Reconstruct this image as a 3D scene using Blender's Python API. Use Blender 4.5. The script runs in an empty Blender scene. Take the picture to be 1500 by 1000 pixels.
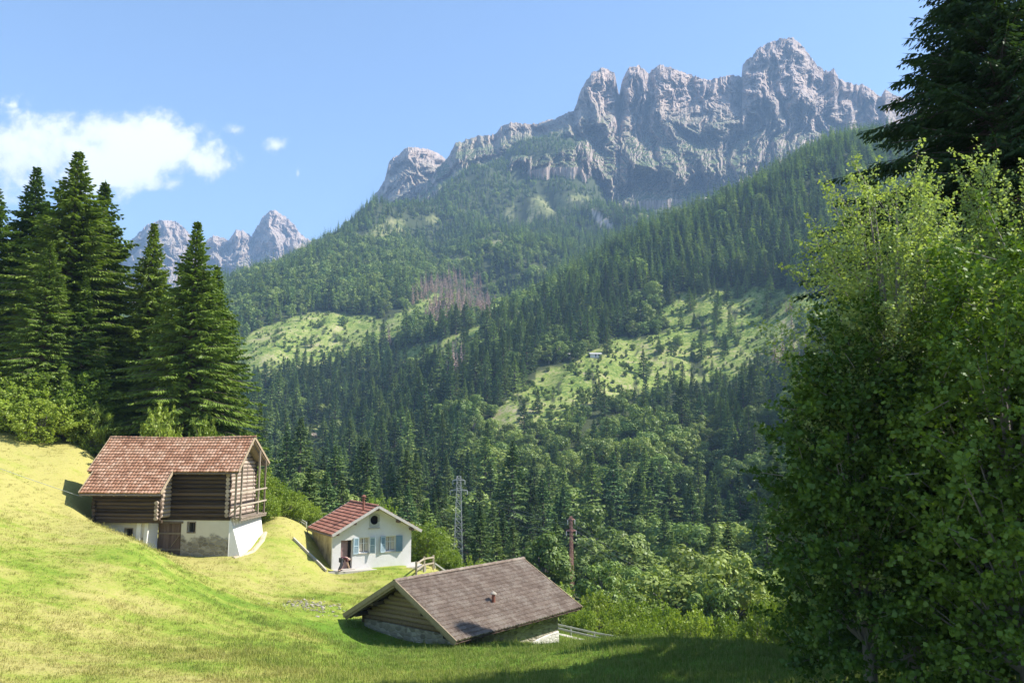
import bpy, math, random
import numpy as np
from mathutils import Vector, Matrix, noise as mnoise
random.seed(7); rng = np.random.default_rng(7)
S = bpy.context.scene
R = math.radians
# ------------------------------------------------------------------ camera, sky, sun, exposure
FPX = 1180.0; PITCH = 0.131
cam_d = bpy.data.cameras.new("camera"); cam = bpy.data.objects.new("camera", cam_d)
S.collection.objects.link(cam); S.camera = cam
cam_d.sensor_width = 36; cam_d.lens = 36 * FPX / 1500
cam_d.clip_start = 0.1; cam_d.clip_end = 30000
cam.location = (0, 0, 0); cam.rotation_euler = (math.pi / 2 + PITCH, 0, 0)
SUN_EL = R(46); SUN_AZ = R(4)            # azimuth from +X towards +Y
sd = Vector((math.cos(SUN_EL) * math.cos(SUN_AZ), math.cos(SUN_EL) * math.sin(SUN_AZ), math.sin(SUN_EL)))
sl = bpy.data.lights.new("sun", 'SUN'); sun = bpy.data.objects.new("sun", sl); S.collection.objects.link(sun)
sl.energy = 5.0; sl.angle = R(0.53); sl.color = (1.0, 0.95, 0.87)
sun.rotation_euler = sd.to_track_quat('Z', 'Y').to_euler()
S.view_settings.view_transform = 'Standard'; S.view_settings.look = 'None'
S.view_settings.exposure = 1.18; S.view_settings.gamma = 1
W = bpy.data.worlds.new("World"); S.world = W; W.use_nodes = True

def V3(px, py, Y):
    a = (px - 750) / FPX; b = (500 - py) / FPX
    dy = math.cos(PITCH) - b * math.sin(PITCH); dz = math.sin(PITCH) + b * math.cos(PITCH)
    return (a * Y / dy, Y, dz * Y / dy)
def P2(X, Y, Z):
    d = Y * math.cos(PITCH) + Z * math.sin(PITCH); u = -Y * math.sin(PITCH) + Z * math.cos(PITCH)
    return 750 + FPX * X / d, 500 - FPX * u / d

# ------------------------------------------------------------------ node helpers
class NT:
    def __init__(s, tree): s.t = tree; s.n = tree.nodes; s.l = tree.links
    def new(s, typ, **kw):
        n = s.n.new(typ)
        for k, v in kw.items(): setattr(n, k, v)
        return n
    def put(s, sock, v):
        if isinstance(v, bpy.types.NodeSocket): s.l.new(v, sock)
        elif isinstance(v, (tuple, list)):
            v = tuple(v)
            if len(sock.default_value) == 4 and len(v) == 3: v += (1,)
            sock.default_value = v
        else: sock.default_value = v
    def math(s, op, a, b=0.0, c=None, clamp=False):
        n = s.new('ShaderNodeMath', operation=op, use_clamp=clamp); s.put(n.inputs[0], a); s.put(n.inputs[1], b)
        if c is not None: s.put(n.inputs[2], c)
        return n.outputs[0]
    def vmath(s, op, a, b=(0, 0, 0)):
        n = s.new('ShaderNodeVectorMath', operation=op); s.put(n.inputs[0], a); s.put(n.inputs[1], b)
        return n.outputs[0]
    def noise(s, vec, scale, detail=3, rough=0.55, dist=0.0):
        n = s.new('ShaderNodeTexNoise'); s.put(n.inputs['Vector'], vec); s.put(n.inputs['Scale'], scale)
        n.inputs['Detail'].default_value = detail; n.inputs['Roughness'].default_value = rough; n.inputs['Distortion'].default_value = dist
        return n.outputs['Fac']
    def vor(s, vec, scale, feature='F1', out='Distance'):
        n = s.new('ShaderNodeTexVoronoi', feature=feature); s.put(n.inputs['Vector'], vec); s.put(n.inputs['Scale'], scale)
        return n.outputs[out]
    def ramp(s, fac, stops):
        n = s.new('ShaderNodeValToRGB'); s.put(n.inputs[0], fac); e = n.color_ramp.elements
        while len(e) < len(stops): e.new(0.5)
        for k, (p, c) in enumerate(stops):
            e[k].position = p; e[k].color = (c if isinstance(c, (tuple, list)) else (c, c, c)) + ((1,) if not isinstance(c, (tuple, list)) or len(c) == 3 else ())
        return n.outputs[0]
    def step(s, x, lo, hi):
        n = s.new('ShaderNodeMapRange', clamp=True); n.interpolation_type = 'SMOOTHSTEP'
        s.put(n.inputs[0], x); n.inputs[1].default_value = lo; n.inputs[2].default_value = hi
        n.inputs[3].default_value = 0; n.inputs[4].default_value = 1
        return n.outputs[0]
    def mix(s, f, a, b, mode='MIX'):
        n = s.new('ShaderNodeMix', data_type='RGBA', blend_type=mode); s.put(n.inputs[0], f); s.put(n.inputs[6], a); s.put(n.inputs[7], b)
        return n.outputs[2]
    def attr(s, name, out='Fac'):
        n = s.new('ShaderNodeAttribute', attribute_name=name); return n.outputs[out]
    def sep(s, v):
        n = s.new('ShaderNodeSeparateXYZ'); s.put(n.inputs[0], v); return n.outputs
    def bump(s, h, strength, dist):
        n = s.new('ShaderNodeBump'); s.put(n.inputs['Height'], h); n.inputs['Strength'].default_value = strength; n.inputs['Distance'].default_value = dist
        return n.outputs[0]

def mat(name, fn, rough=0.85, spec=0.3, bump=None, metal=0.0):
    """fn(nt, objcoord, position) -> colour socket or (colour, bump height, strength, distance)"""
    m = bpy.data.materials.new(name); m.use_nodes = True; t = NT(m.node_tree)
    b = m.node_tree.nodes['Principled BSDF']
    co = t.new('ShaderNodeTexCoord').outputs['Object']; pos = t.new('ShaderNodeNewGeometry').outputs['Position']
    r = fn(t, co, pos)
    if not isinstance(r, tuple) or len(r) == 3: r = (r,)
    t.put(b.inputs['Base Color'], r[0]); b.inputs['Roughness'].default_value = rough
    b.inputs['Specular IOR Level'].default_value = spec; b.inputs['Metallic'].default_value = metal
    if len(r) > 1: t.l.new(t.bump(r[1], r[2], r[3]), b.inputs['Normal'])
    return m

def foliage_mat(name, c1, c2, trans=0.3, var=0.25, scale=0.6, tcol=None, patch=None):
    """leaf material: diffuse + translucent + a little gloss; per-object and patchy colour change"""
    m = bpy.data.materials.new(name); m.use_nodes = True; t = NT(m.node_tree)
    for n in list(t.n): t.n.remove(n)
    out = t.new('ShaderNodeOutputMaterial')
    pos = t.new('ShaderNodeNewGeometry').outputs['Position']
    oi = t.new('ShaderNodeObjectInfo').outputs['Random']
    f = t.math('ADD', t.math('MULTIPLY', t.noise(pos, scale, 2), 0.8), t.math('MULTIPLY', t.math('SUBTRACT', oi, 0.5), 0.9))
    f = t.math('ADD', f, t.math('MULTIPLY', t.math('SUBTRACT', t.attr('tint'), 0.5), 0.5), clamp=True)
    col = t.mix(f, c1, c2)
    lum = t.math('ADD', 1 - var, t.math('MULTIPLY', t.math('FRACT', t.math('MULTIPLY', oi, 17.3)), 2 * var))
    hs = t.new('ShaderNodeHueSaturation'); t.put(hs.inputs['Color'], col); t.put(hs.inputs['Value'], lum)
    col = hs.outputs[0]
    d = t.new('ShaderNodeBsdfDiffuse'); t.put(d.inputs[0], col)
    tr = t.new('ShaderNodeBsdfTranslucent'); t.put(tr.inputs[0], t.mix(1.0, col, tcol or (1.5, 1.6, 0.6), 'MULTIPLY'))
    mx = t.new('ShaderNodeMixShader'); mx.inputs[0].default_value = trans; t.l.new(d.outputs[0], mx.inputs[1]); t.l.new(tr.outputs[0], mx.inputs[2])
    g = t.new('ShaderNodeBsdfGlossy'); g.inputs['Roughness'].default_value = 0.45; t.put(g.inputs[0], (0.9, 0.95, 0.9))
    m2 = t.new('ShaderNodeMixShader'); m2.inputs[0].default_value = 0.018; t.l.new(mx.outputs[0], m2.inputs[1]); t.l.new(g.outputs[0], m2.inputs[2])
    t.l.new(m2.outputs[0], out.inputs[0])
    return m

# ------------------------------------------------------------------ world: clear sky and a few summer clouds
def build_world():
    t = NT(W.node_tree); bg = t.n['Background']
    sky = t.new('ShaderNodeTexSky', sky_type='NISHITA'); sky.sun_disc = False
    sky.sun_elevation = SUN_EL; sky.sun_rotation = math.pi / 2 - SUN_AZ
    sky.altitude = 1200; sky.air_density = 1.0; sky.dust_density = 0.6; sky.ozone_density = 2.2
    g = t.new('ShaderNodeTexCoord').outputs['Generated']; x, y, z = t.sep(g)
    yy = t.math('MAXIMUM', y, 0.02); a = t.math('DIVIDE', x, yy); b = t.math('DIVIDE', z, yy)
    cmb = t.new('ShaderNodeCombineXYZ'); t.put(cmb.inputs[0], a); t.put(cmb.inputs[1], b)
    n1 = t.noise(cmb.outputs[0], 9, 8, 0.62, 0.3); n2 = t.noise(cmb.outputs[0], 30, 6, 0.6)
    best = None
    for (px, py, rx, ry) in [(-60, 225, 160, 80), (50, 225, 130, 76), (125, 250, 80, 62), (215, 215, 105, 58), (305, 238, 62, 34), (240, 268, 50, 20), (150, 195, 60, 40), (404, 212, 26, 18), (344, 190, 36, 11),
                             (516, 325, 20, 9), (486, 306, 9, 4), (436, 254, 5, 14), (16, 154, 16, 7), (-300, 150, 220, 90), (-700, 250, 200, 60), (2100, 120, 260, 70), (2500, 260, 200, 60)]:
        cx, _, cz = V3(px, py, 1.0); dx = t.math('DIVIDE', t.math('SUBTRACT', a, cx), rx / FPX); dz = t.math('DIVIDE', t.math('SUBTRACT', b, cz), ry / FPX)
        r2 = t.math('ADD', t.math('MULTIPLY', dx, dx), t.math('MULTIPLY', dz, dz))
        v = t.math('SUBTRACT', 1.0, t.math('SQRT', r2))
        v = t.math('MULTIPLY', v, min(1.0, 0.22 + ry / 72)); v = v if ry > 30 else t.math('SUBTRACT', v, 0.05)
        best = v if best is None else t.math('SMOOTH_MAX', best, v, 0.18)
    nn = t.math('ADD', t.math('MULTIPLY', t.math('SUBTRACT', n1, 0.5), 2.3), t.math('MULTIPLY', t.math('SUBTRACT', n2, 0.5), 1.1))
    dens = t.step(t.math('ADD', best, nn), -0.06, 0.50)
    dens = t.math('MULTIPLY', dens, t.step(y, 0.05, 0.1))
    shade = t.step(t.math('ADD', t.math('MULTIPLY', best, 0.6), t.math('MULTIPLY', nn, 1.3)), -0.35, 0.55)
    ccol = t.mix(shade, (3.1, 3.35, 3.8), (5.2, 5.25, 5.35))
    col = t.mix(dens, sky.outputs[0], ccol)
    t.l.new(col, bg.inputs[0]); bg.inputs[1].default_value = 0.122
build_world()

# ------------------------------------------------------------------ objects, tags, mesh builder
def tag(o, label=None, cat=None, group=None, kind=None):
    if label: o['label'] = label
    if cat: o['category'] = cat
    if group: o['group'] = group
    if kind: o['kind'] = kind
    return o
def empty(name, loc, rz=0.0, label=None, cat=None, group=None):
    o = bpy.data.objects.new(name, None); S.collection.objects.link(o); o.location = loc; o.rotation_euler = (0, 0, rz)
    o.empty_display_size = 0.5
    return tag(o, label, cat, group)
def link(name, me, parent=None, loc=(0, 0, 0), rz=0.0):
    o = bpy.data.objects.new(name, me); S.collection.objects.link(o)
    o.location = loc; o.rotation_euler = (0, 0, rz); o.parent = parent
    return o
def np_mesh(name, verts, faces, mats=(), midx=None, tint=None, smooth=False, attrs=None):
    """faces: (n,3) or (n,4) int array, or list of such arrays"""
    verts = np.asarray(verts, dtype=np.float32)
    if not isinstance(faces, list): faces = [faces]
    faces = [np.asarray(f, dtype=np.int32) for f in faces if len(f)]
    me = bpy.data.meshes.new(name); me.vertices.add(len(verts)); me.vertices.foreach_set('co', verts.ravel())
    loops = np.concatenate([f.ravel() for f in faces]); cnt = np.concatenate([np.full(len(f), f.shape[1], np.int32) for f in faces])
    me.loops.add(len(loops)); me.loops.foreach_set('vertex_index', loops)
    me.polygons.add(len(cnt)); st = np.zeros(len(cnt), np.int32); st[1:] = np.cumsum(cnt)[:-1]; me.polygons.foreach_set('loop_start', st)
    if midx is not None: me.polygons.foreach_set('material_index', np.asarray(midx, np.int32))
    me.polygons.foreach_set('use_smooth', np.full(len(cnt), smooth))
    for m in mats: me.materials.append(m)
    if tint is not None:
        at = me.attributes.new('tint', 'FLOAT', 'FACE'); at.data.foreach_set('value', np.asarray(tint, np.float32))
    for k, v in (attrs or {}).items():
        at = me.attributes.new(k, 'FLOAT', 'POINT'); at.data.foreach_set('value', np.asarray(v, np.float32))
    me.update(calc_edges=True); me.validate()
    return me

class MB:
    def __init__(s): s.v = []; s.f = []; s.t = []
    def add(s, vs, fs, tint=None):
        b = len(s.v); s.v += [tuple(v) for v in vs]; s.f += [tuple(i + b for i in f) for f in fs]
        s.t += [random.random() if tint is None else tint] * len(fs); return s
    def box(s, x0, x1, y0, y1, z0, z1, tint=None):
        v = [(x, y, z) for z in (z0, z1) for y in (y0, y1) for x in (x0, x1)]
        return s.add(v, [(0, 2, 3, 1), (4, 5, 7, 6), (0, 1, 5, 4), (2, 6, 7, 3), (0, 4, 6, 2), (1, 3, 7, 5)], tint)
    def beam(s, p0, p1, w, h, up=(0, 0, 1), tint=None):
        p0 = Vector(p0); p1 = Vector(p1); d = (p1 - p0).normalized(); u = Vector(up)
        sx = d.cross(u)
        if sx.length < 1e-4: sx = d.cross(Vector((1, 0, 0)))
        sx.normalize(); u = sx.cross(d).normalized(); c = [(-w / 2, -h / 2), (w / 2, -h / 2), (w / 2, h / 2), (-w / 2, h / 2)]
        v = [p + sx * a + u * b for p in (p0, p1) for a, b in c]
        return s.add(v, [(3, 2, 1, 0), (4, 5, 6, 7)] + [(k, (k + 1) % 4, (k + 1) % 4 + 4, k + 4) for k in range(4)], tint)
    def tube(s, pts, rad, n=8, caps=True, tint=None):
        pts = [Vector(p) for p in pts]; rad = rad if isinstance(rad, (list, tuple)) else [rad] * len(pts)
        v = []; f = []; ref = Vector((0, 0, 1))
        for i, p in enumerate(pts):
            d = (pts[min(i + 1, len(pts) - 1)] - pts[max(i - 1, 0)]).normalized()
            a = d.cross(ref if abs(d.z) < 0.9 else Vector((1, 0, 0))).normalized(); b = d.cross(a)
            v += [p + (a * math.cos(q) + b * math.sin(q)) * rad[i] for q in [2 * math.pi * k / n for k in range(n)]]
        for i in range(len(pts) - 1):
            for k in range(n): f.append((i * n + k, i * n + (k + 1) % n, (i + 1) * n + (k + 1) % n, (i + 1) * n + k))
        if caps: f.append(tuple(range(n))[::-1]); f.append(tuple(range((len(pts) - 1) * n, len(pts) * n)))
        return s.add(v, f, tint)
    def prism(s, poly, axis, a0, a1, tint=None):
        """poly: 2D points in the plane across axis (0:x ->(y,z), 1:y ->(x,z), 2:z ->(x,y))"""
        def mk(p, a): return (a, p[0], p[1]) if axis == 0 else (p[0], a, p[1]) if axis == 1 else (p[0], p[1], a)
        n = len(poly); v = [mk(p, a0) for p in poly] + [mk(p, a1) for p in poly]
        f = [tuple(range(n))[::-1], tuple(range(n, 2 * n))] + [(k, (k + 1) % n, (k + 1) % n + n, k + n) for k in range(n)]
        return s.add(v, f, tint)
    def build(s, name, m, parent=None, smooth=False, loc=(0, 0, 0), rz=0.0):
        me = bpy.data.meshes.new(name); me.from_pydata(s.v, [], s.f); me.materials.append(m)
        at = me.attributes.new('tint', 'FLOAT', 'FACE'); at.data.foreach_set('value', s.t)
        if smooth: me.polygons.foreach_set('use_smooth', [True] * len(s.f))
        me.update()
        import bmesh
        bm = bmesh.new(); bm.from_mesh(me); bmesh.ops.recalc_face_normals(bm, faces=bm.faces); bm.to_mesh(me); bm.free()
        return link(name, me, parent, loc, rz)

# ------------------------------------------------------------------ numpy gradient noise
_perm = rng.permutation(512).astype(np.int64); _g = rng.normal(size=(512, 3)); _g /= np.linalg.norm(_g, axis=1)[:, None]
def gnoise(x, y, z=0.0):
    x, y, z = np.broadcast_arrays(np.asarray(x, float), np.asarray(y, float), np.asarray(z, float))
    xi = np.floor(x).astype(np.int64); yi = np.floor(y).astype(np.int64); zi = np.floor(z).astype(np.int64)
    xf = x - xi; yf = y - yi; zf = z - zi
    fx = xf ** 3 * (xf * (xf * 6 - 15) + 10); fy = yf ** 3 * (yf * (yf * 6 - 15) + 10); fz = zf ** 3 * (zf * (zf * 6 - 15) + 10)
    def c(i, j, k):
        h = _perm[(_perm[(_perm[(xi + i) & 511] + yi + j) & 511] + zi + k) & 511]; g = _g[h]
        return g[..., 0] * (xf - i) + g[..., 1] * (yf - j) + g[..., 2] * (zf - k)
    l = lambda a, b, t: a + (b - a) * t
    return 1.6 * l(l(l(c(0, 0, 0), c(1, 0, 0), fx), l(c(0, 1, 0), c(1, 1, 0), fx), fy), l(l(c(0, 0, 1), c(1, 0, 1), fx), l(c(0, 1, 1), c(1, 1, 1), fx), fy), fz)
def fbm(x, y, z=0.0, o=4, g=0.5):
    r = 0; a = 1.0; q = 1.0
    for k in range(o): r = r + a * gnoise(x * q + 13.7 * k, y * q + 7.1 * k, np.asarray(z) * q); a *= g; q *= 2.03
    return r
def ridged(x, y, z=0.0, o=4, g=0.5):
    r = 0; a = 1.0; q = 1.0
    for k in range(o): r = r + a * (1 - 2 * np.abs(gnoise(x * q + 5.3 * k, y * q + 9.7 * k, np.asarray(z) * q))); a *= g; q *= 2.07
    return r
def inpoly(px, py, poly):
    px = np.asarray(px); inside = np.zeros(px.shape, bool); n = len(poly); j = n - 1
    for i in range(n):
        xi, yi = poly[i]; xj, yj = poly[j]
        c = ((yi > py) != (yj > py)) & (px < (xj - xi) * (py - yi) / (yj - yi + 1e-12) + xi); inside ^= c; j = i
    return inside
def sstep(x, a, b):
    t = np.clip((x - a) / (b - a), 0, 1); return t * t * (3 - 2 * t)
# ------------------------------------------------------------------ terrain: one sheet from the drone's feet to the mountains
_px = [  # (px, py, Y) points of the ground read off the photograph
 (0,1000,24),(200,1000,25.5),(400,1000,27),(600,1000,28),(800,1000,27.5),(1000,1000,27),(1200,1000,25),(1450,1000,22),
 (0,900,31),(0,800,40),(0,700,54),(0,620,70),(60,640,68),(130,660,67),(200,800,44),(105,728,57),(85,744,55),(140,766,54),(180,783,53.6),(222,805,54),(200,900,36),(400,900,44),(300,840,52),(400,850,55),
 (490,930,43),(620,962,37),(750,955,38),(850,940,39),(930,932,39),(1000,933,37),(1100,940,36),(1200,965,32),(1350,985,26),
 (370,775,62),(400,757,65),(440,765,68),(430,790,62),(470,885,50),(550,850,58),(620,835,64),(640,832,70),
 (672,842,180),(838,905,165),(700,825,150),
 (450,745,230),(740,800,230),(900,900,150),(1050,905,190),(1150,890,170),(1000,820,300),(1100,800,300),(1250,850,200),(1450,800,200),
 (500,700,450),(700,700,400),(850,710,380),(1000,700,400),(1000,640,480),(1150,650,420),(1000,565,580),(1090,540,600),(1180,500,610),(1000,500,660),(1180,450,650),
 (850,525,620),(800,540,600),(900,510,640),(760,600,500),(740,590,520),(760,640,460),(900,600,510),(440,690,500),(440,640,600),(470,680,520),(350,650,500),
 (560,560,740),(400,490,850),(480,450,950),(600,430,1040),(350,540,760),(500,510,830),(640,500,760),(700,480,790),(660,440,1000),(790,470,760),
 (1100,430,720),(1000,400,810),(950,360,900),(1200,330,860),(1200,250,960),(1250,238,980),(1050,300,1000),(900,370,1010),(820,420,950),(1400,235,980),
 (860,345,1550),(860,290,2000),(700,330,1750),(660,400,1250),(750,400,1250),(545,328,1850),(500,350,1700),(460,366,1520),(400,392,1400),(345,414,1300),(620,318,1950),(580,322,1900),
 (600,350,1650),(1000,330,1700),(1100,330,1800),(760,300,1950),
 (250,450,1200),(100,500,1150),(-100,530,1150),(100,640,500),(-200,640,500),(250,560,750),
 (650,272,2080),(730,240,2150),(800,228,2200),(850,226,2200),(890,305,2130),(950,290,2250),(1030,290,2250),(1100,292,2300),(1170,285,2320),(1250,260,2350),(1500,250,2400),
 (1500,330,800),(1500,450,500),(1500,600,330),(1700,500,300),(1900,400,500),(1900,250,1100),(1900,200,2300),(-500,560,500),(-500,520,1200),
]
_xyz = [  # points nobody sees, or measured in metres
 (-13.3,61,-9.0),(-7.9,64,-9.05),(-10.5,61.5,-9.0),(-9,67,-9.2),(-15.8,66.5,-7.4),(-24,57.5,-7.3),(-19.7,57.8,-7.3),(-29,57,-5.2),(-19.4,61.5,-6.6),(-20,65,-6.2),(-30,64,-5.2),
 (-7.8,44.5,-10.2),(-3.5,41.5,-10.0),(3,49,-11.5),(-3,52,-10.6),(-5,56,-9.9),(0,58,-12.2),(6.5,52,-12.2),(4.2,56,-12.5),(4,62,-13.6),(12,50,-13.5),(14,44,-11),
 (-5,72,-12),(-12,78,-11.5),(-20,80,-10),(-27,76,-7.0),(-33,76,-5),(8,75,-19),(-10,100,-19),(-30,100,-14),(-45,85,-1),(-50,100,-3),(-70,110,0),(-60,78,4),(20,60,-15),(30,80,-22),(25,40,-8.5),(35,45,-8),
 (-8,130,-25),(30,120,-27),(60,120,-22),(-40,150,-24),(-80,180,-15),(0,260,-38),(-60,260,-36),(80,330,-45),(-100,300,-30),
 (0,10,-5.6),(-8,10,-5.4),(8,10,-5.7),(0,3,-4.6),(-14,14,-4.6),(14,14,-6.0),(18,22,-7.6),(18,30,-8.2),(-30,30,-1.5),(-40,45,1),(-60,60,6),(-20,20,-5),
 (-330,1900,150),(-700,2500,300),(-450,2600,420),(-200,2900,760),(-1500,2600,350),(-1500,5000,500),(0,5000,900),(2000,5000,1200),(1000,3300,1000),(200,3300,900),(2500,3300,1200),(3300,3000,1000),
 (60,1150,205),(140,1200,265),(300,1200,330),(0,1200,200),
]
_A = np.array([V3(*a) for a in _px] + _xyz, float)
KU = 2.2
def _q(X, Y): return KU * X / Y, np.log(Y)
_qa = np.stack(_q(_A[:, 0], _A[:, 1]), 1); _ta = _A[:, 2] / _A[:, 1]
def _phi(r2): return 0.5 * r2 * np.log(r2 + 1e-12)
def _fit():
    n = len(_qa); K = _phi(((_qa[:, None] - _qa[None]) ** 2).sum(-1)) + np.eye(n) * 0.0015
    Pm = np.c_[np.ones(n), _qa]; M = np.block([[K, Pm], [Pm.T, np.zeros((3, 3))]])
    return np.linalg.solve(M, np.r_[_ta, 0, 0, 0])
_w = _fit()
def height(X, Y):
    X = np.asarray(X, float); Y = np.asarray(Y, float); sh = X.shape; X = X.ravel(); Y = Y.ravel(); out = np.empty(len(X))
    for i in range(0, len(X), 20000):
        a, b = _q(X[i:i + 20000], Y[i:i + 20000]); r2 = (a[:, None] - _qa[:, 0]) ** 2 + (b[:, None] - _qa[:, 1]) ** 2
        out[i:i + 20000] = (_phi(r2) @ _w[:-3] + _w[-3] + _w[-2] * a + _w[-1] * b)
    z = out * Y
    z += 0.05 * fbm(X / 2.3, Y / 2.3, 0, 3) * sstep(Y, 8, 20) + 0.16 * gnoise(X / 7.0, Y / 7.0, 3.0) * sstep(np.abs(X + 16) + np.abs(Y - 58), 16, 24)
    fa = sstep(Y, 140, 700); z += fa * 7 * fbm(X / 70, Y / 90, 2.0, 4)
    z += sstep(Y, 900, 1700) * (-34) * (0.25 + 0.75 * sstep(X / Y, -0.14, 0.0)) * (ridged(X / 260 + Y / 900, Y / 700, 5.0, 3) - 0.9) * (1 - sstep(Y, 3500, 5000))
    return z.reshape(sh)
def hz(x, y): return float(height(np.array([x]), np.array([y]))[0])

# zones, as the photograph shows them: (polygon in photo pixels, near and far limit in metres)
def spx(X, Y, Z):
    d = Y * math.cos(PITCH) + Z * math.sin(PITCH); u = -Y * math.sin(PITCH) + Z * math.cos(PITCH)
    return 750 + FPX * X / d, 500 - FPX * u / d
CLEAR = [([(300,525),(345,500),(390,478),(430,462),(480,455),(520,460),(560,468),(600,452),(640,426),(652,434),(625,462),(590,492),(560,505),(510,525),(450,550),(400,565),(345,575),(300,580)], 650, 1500),
 ([(722,604),(745,582),(790,548),(850,522),(905,496),(960,492),(1010,478),(1060,462),(1180,440),(1230,440),(1230,500),(1180,512),(1120,535),(1085,560),(1040,560),(1000,568),(930,578),(880,590),(850,618),(800,630),(755,640),(725,630)], 430, 760),
 ([(433,625),(467,622),(470,655),(480,690),(452,692),(440,665)], 430, 700),
 ([(560,520),(640,500),(720,470),(742,478),(700,505),(660,530),(640,560),(600,540)], 600, 1000),
 ([(775,462),(800,460),(803,478),(778,480)], 600, 900),
 ([(940,470),(1000,430),(1100,420),(1180,428),(1180,450),(1050,465),(980,485)], 600, 800)]
ALP = [([(735,320),(750,300),(790,288),(850,284),(872,296),(850,306),(800,318),(760,330)], 1500, 2300), ([(520,345),(560,326),(600,318),(640,316),(655,324),(600,340),(540,356),(505,366)], 1400, 2200),
 ([(690,360),(720,340),(760,345),(740,365)], 1300, 2300), ([(900,300),(960,285),(1000,292),(1010,312),(960,318),(920,312)], 1500, 2500), ([(600,385),(640,372),(690,378),(650,395)], 1200, 2000)]
SCREE = [([(1005,262),(1030,250),(1062,256),(1055,275),(1040,292),(1020,285)], 1500, 2600), ([(860,300),(905,330),(890,335),(868,318)], 1500, 2500)]
BROAD = [([(660,560),(760,640),(850,640),(1010,655),(1110,700),(1120,780),(1000,760),(960,800),(900,770),(840,760),(760,760),(700,740),(690,690),(640,640)], 100, 520), ([(790,850),(860,820),(950,850),(1060,880),(1160,880),(1200,1000),(780,1000)], 60, 240),
 ([(930,430),(1010,430),(1000,480),(900,500),(930,470)], 600, 900), ([(330,690),(400,690),(450,740),(340,760)], 60, 200)]
DEAD = [([(600,436),(630,410),(665,404),(700,415),(728,440),(722,470),(640,480),(608,472)], 600, 1500), ([(1140,450),(1190,440),(1190,570),(1130,550)], 300, 700), ([(560,480),(578,480),(578,510),(560,510)], 500, 1000), ([(640,500),(670,490),(680,560),(650,560)], 400, 900)]
MEADOW = [(-80,0),(60,0),(60,16),(24,16),(19,27),(13,33.5),(10,38),(9,44),(10,52),(6,60),(0,68),(-8,72),(-15,71),(-19,68.5),(-24,69),(-31,68.5),(-37,69),(-46,74),(-66,88),(-120,90)]
def zone(polys, px, py, Y):
    m = np.zeros(np.shape(px), bool)
    for p, a, b in polys: m |= inpoly(px, py, p) & (Y > a) & (Y < b)
    return m
def wob(X, Y, k): return 7 * fbm(X / (Y * 0.02 + 1), Y / (Y * 0.02 + 1) + np.log(Y) * 40, k, 3)

def build_ground():
    us = np.concatenate([np.linspace(-1.6, -0.75, 60)[:-1], np.linspace(-0.75, 0.75, 560), np.linspace(0.75, 1.6, 60)[1:]])
    ly = np.concatenate([np.linspace(math.log(1.0), math.log(18), 40)[:-1], np.linspace(math.log(18), math.log(95), 260)[:-1], np.linspace(math.log(95), math.log(5200), 330)])
    Yg, Ug = np.meshgrid(np.exp(ly), us, indexing='ij'); Xg = Ug * Yg; Zg = height(Xg, Yg)
    ny, nx = Xg.shape; idx = np.arange(ny * nx).reshape(ny, nx)
    f = np.stack([idx[:-1, :-1], idx[:-1, 1:], idx[1:, 1:], idx[1:, :-1]], -1).reshape(-1, 4)
    px, py = spx(Xg, Yg, Zg); w1 = wob(Xg, Yg, 1.0); w2 = wob(Xg, Yg, 8.0)
    near = inpoly(Xg + 0.5 * w1 / 7, Yg + 0.5 * w2 / 7, MEADOW)
    brk = fbm(Xg / (6 + Yg * 0.012), Yg / (10 + Yg * 0.02), 3.0, 4, 0.6); cl = zone(CLEAR, px + w1, py + w2 * 0.6, Yg) & (brk > -0.55); al = zone(ALP, px + w1 * 1.3, py + w2 * .7, Yg) & (brk > -0.05); sc = zone(SCREE, px + w1, py + w2, Yg)
    me = np_mesh("ground", np.stack([Xg, Yg, Zg], -1).reshape(-1, 3), f, [M_ground], smooth=True,
                 attrs={'near': near.ravel(), 'clear': cl.ravel(), 'alp': al.ravel(), 'scree': sc.ravel()})
    tag(link("ground", me), kind='structure')

def meadow_colour(t, pos):
    big = t.noise(pos, 0.085, 3, 0.6, 0.6); mid = t.noise(pos, 0.45, 4, 0.6); fine = t.noise(pos, 5.0, 3, 0.65)
    stretch = t.vmath('MULTIPLY', pos, (0.25, 1.0, 1.0)); st = t.noise(stretch, 0.7, 4, 0.6, 0.4)
    x, y, z = t.sep(pos)
    # the lush lawn round the lower hut and the house, the mown hay slope to the left and above
    lush = t.math('ADD', t.math('MULTIPLY', t.math('MAXIMUM', x, -22.0), 0.021), t.math('MULTIPLY', t.math('ABSOLUTE', t.math('SUBTRACT', y, 42)), -0.014))
    f = t.math('ADD', t.math('ADD', t.math('MULTIPLY', big, 0.9), t.math('MULTIPLY', st, 0.9)), t.math('ADD', t.math('MULTIPLY', mid, 0.5), lush))
    f = t.step(f, 0.40, 1.14)
    f2 = t.math('ADD', f, t.math('MULTIPLY', t.math('SUBTRACT', fine, 0.5), 0.9), clamp=True)
    col = t.ramp(f2, [(0.0, (0.355, 0.320, 0.105)), (0.3, (0.295, 0.305, 0.070)), (0.6, (0.205, 0.265, 0.038)), (1.0, (0.105, 0.190, 0.020))])
    return col, fine
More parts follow.
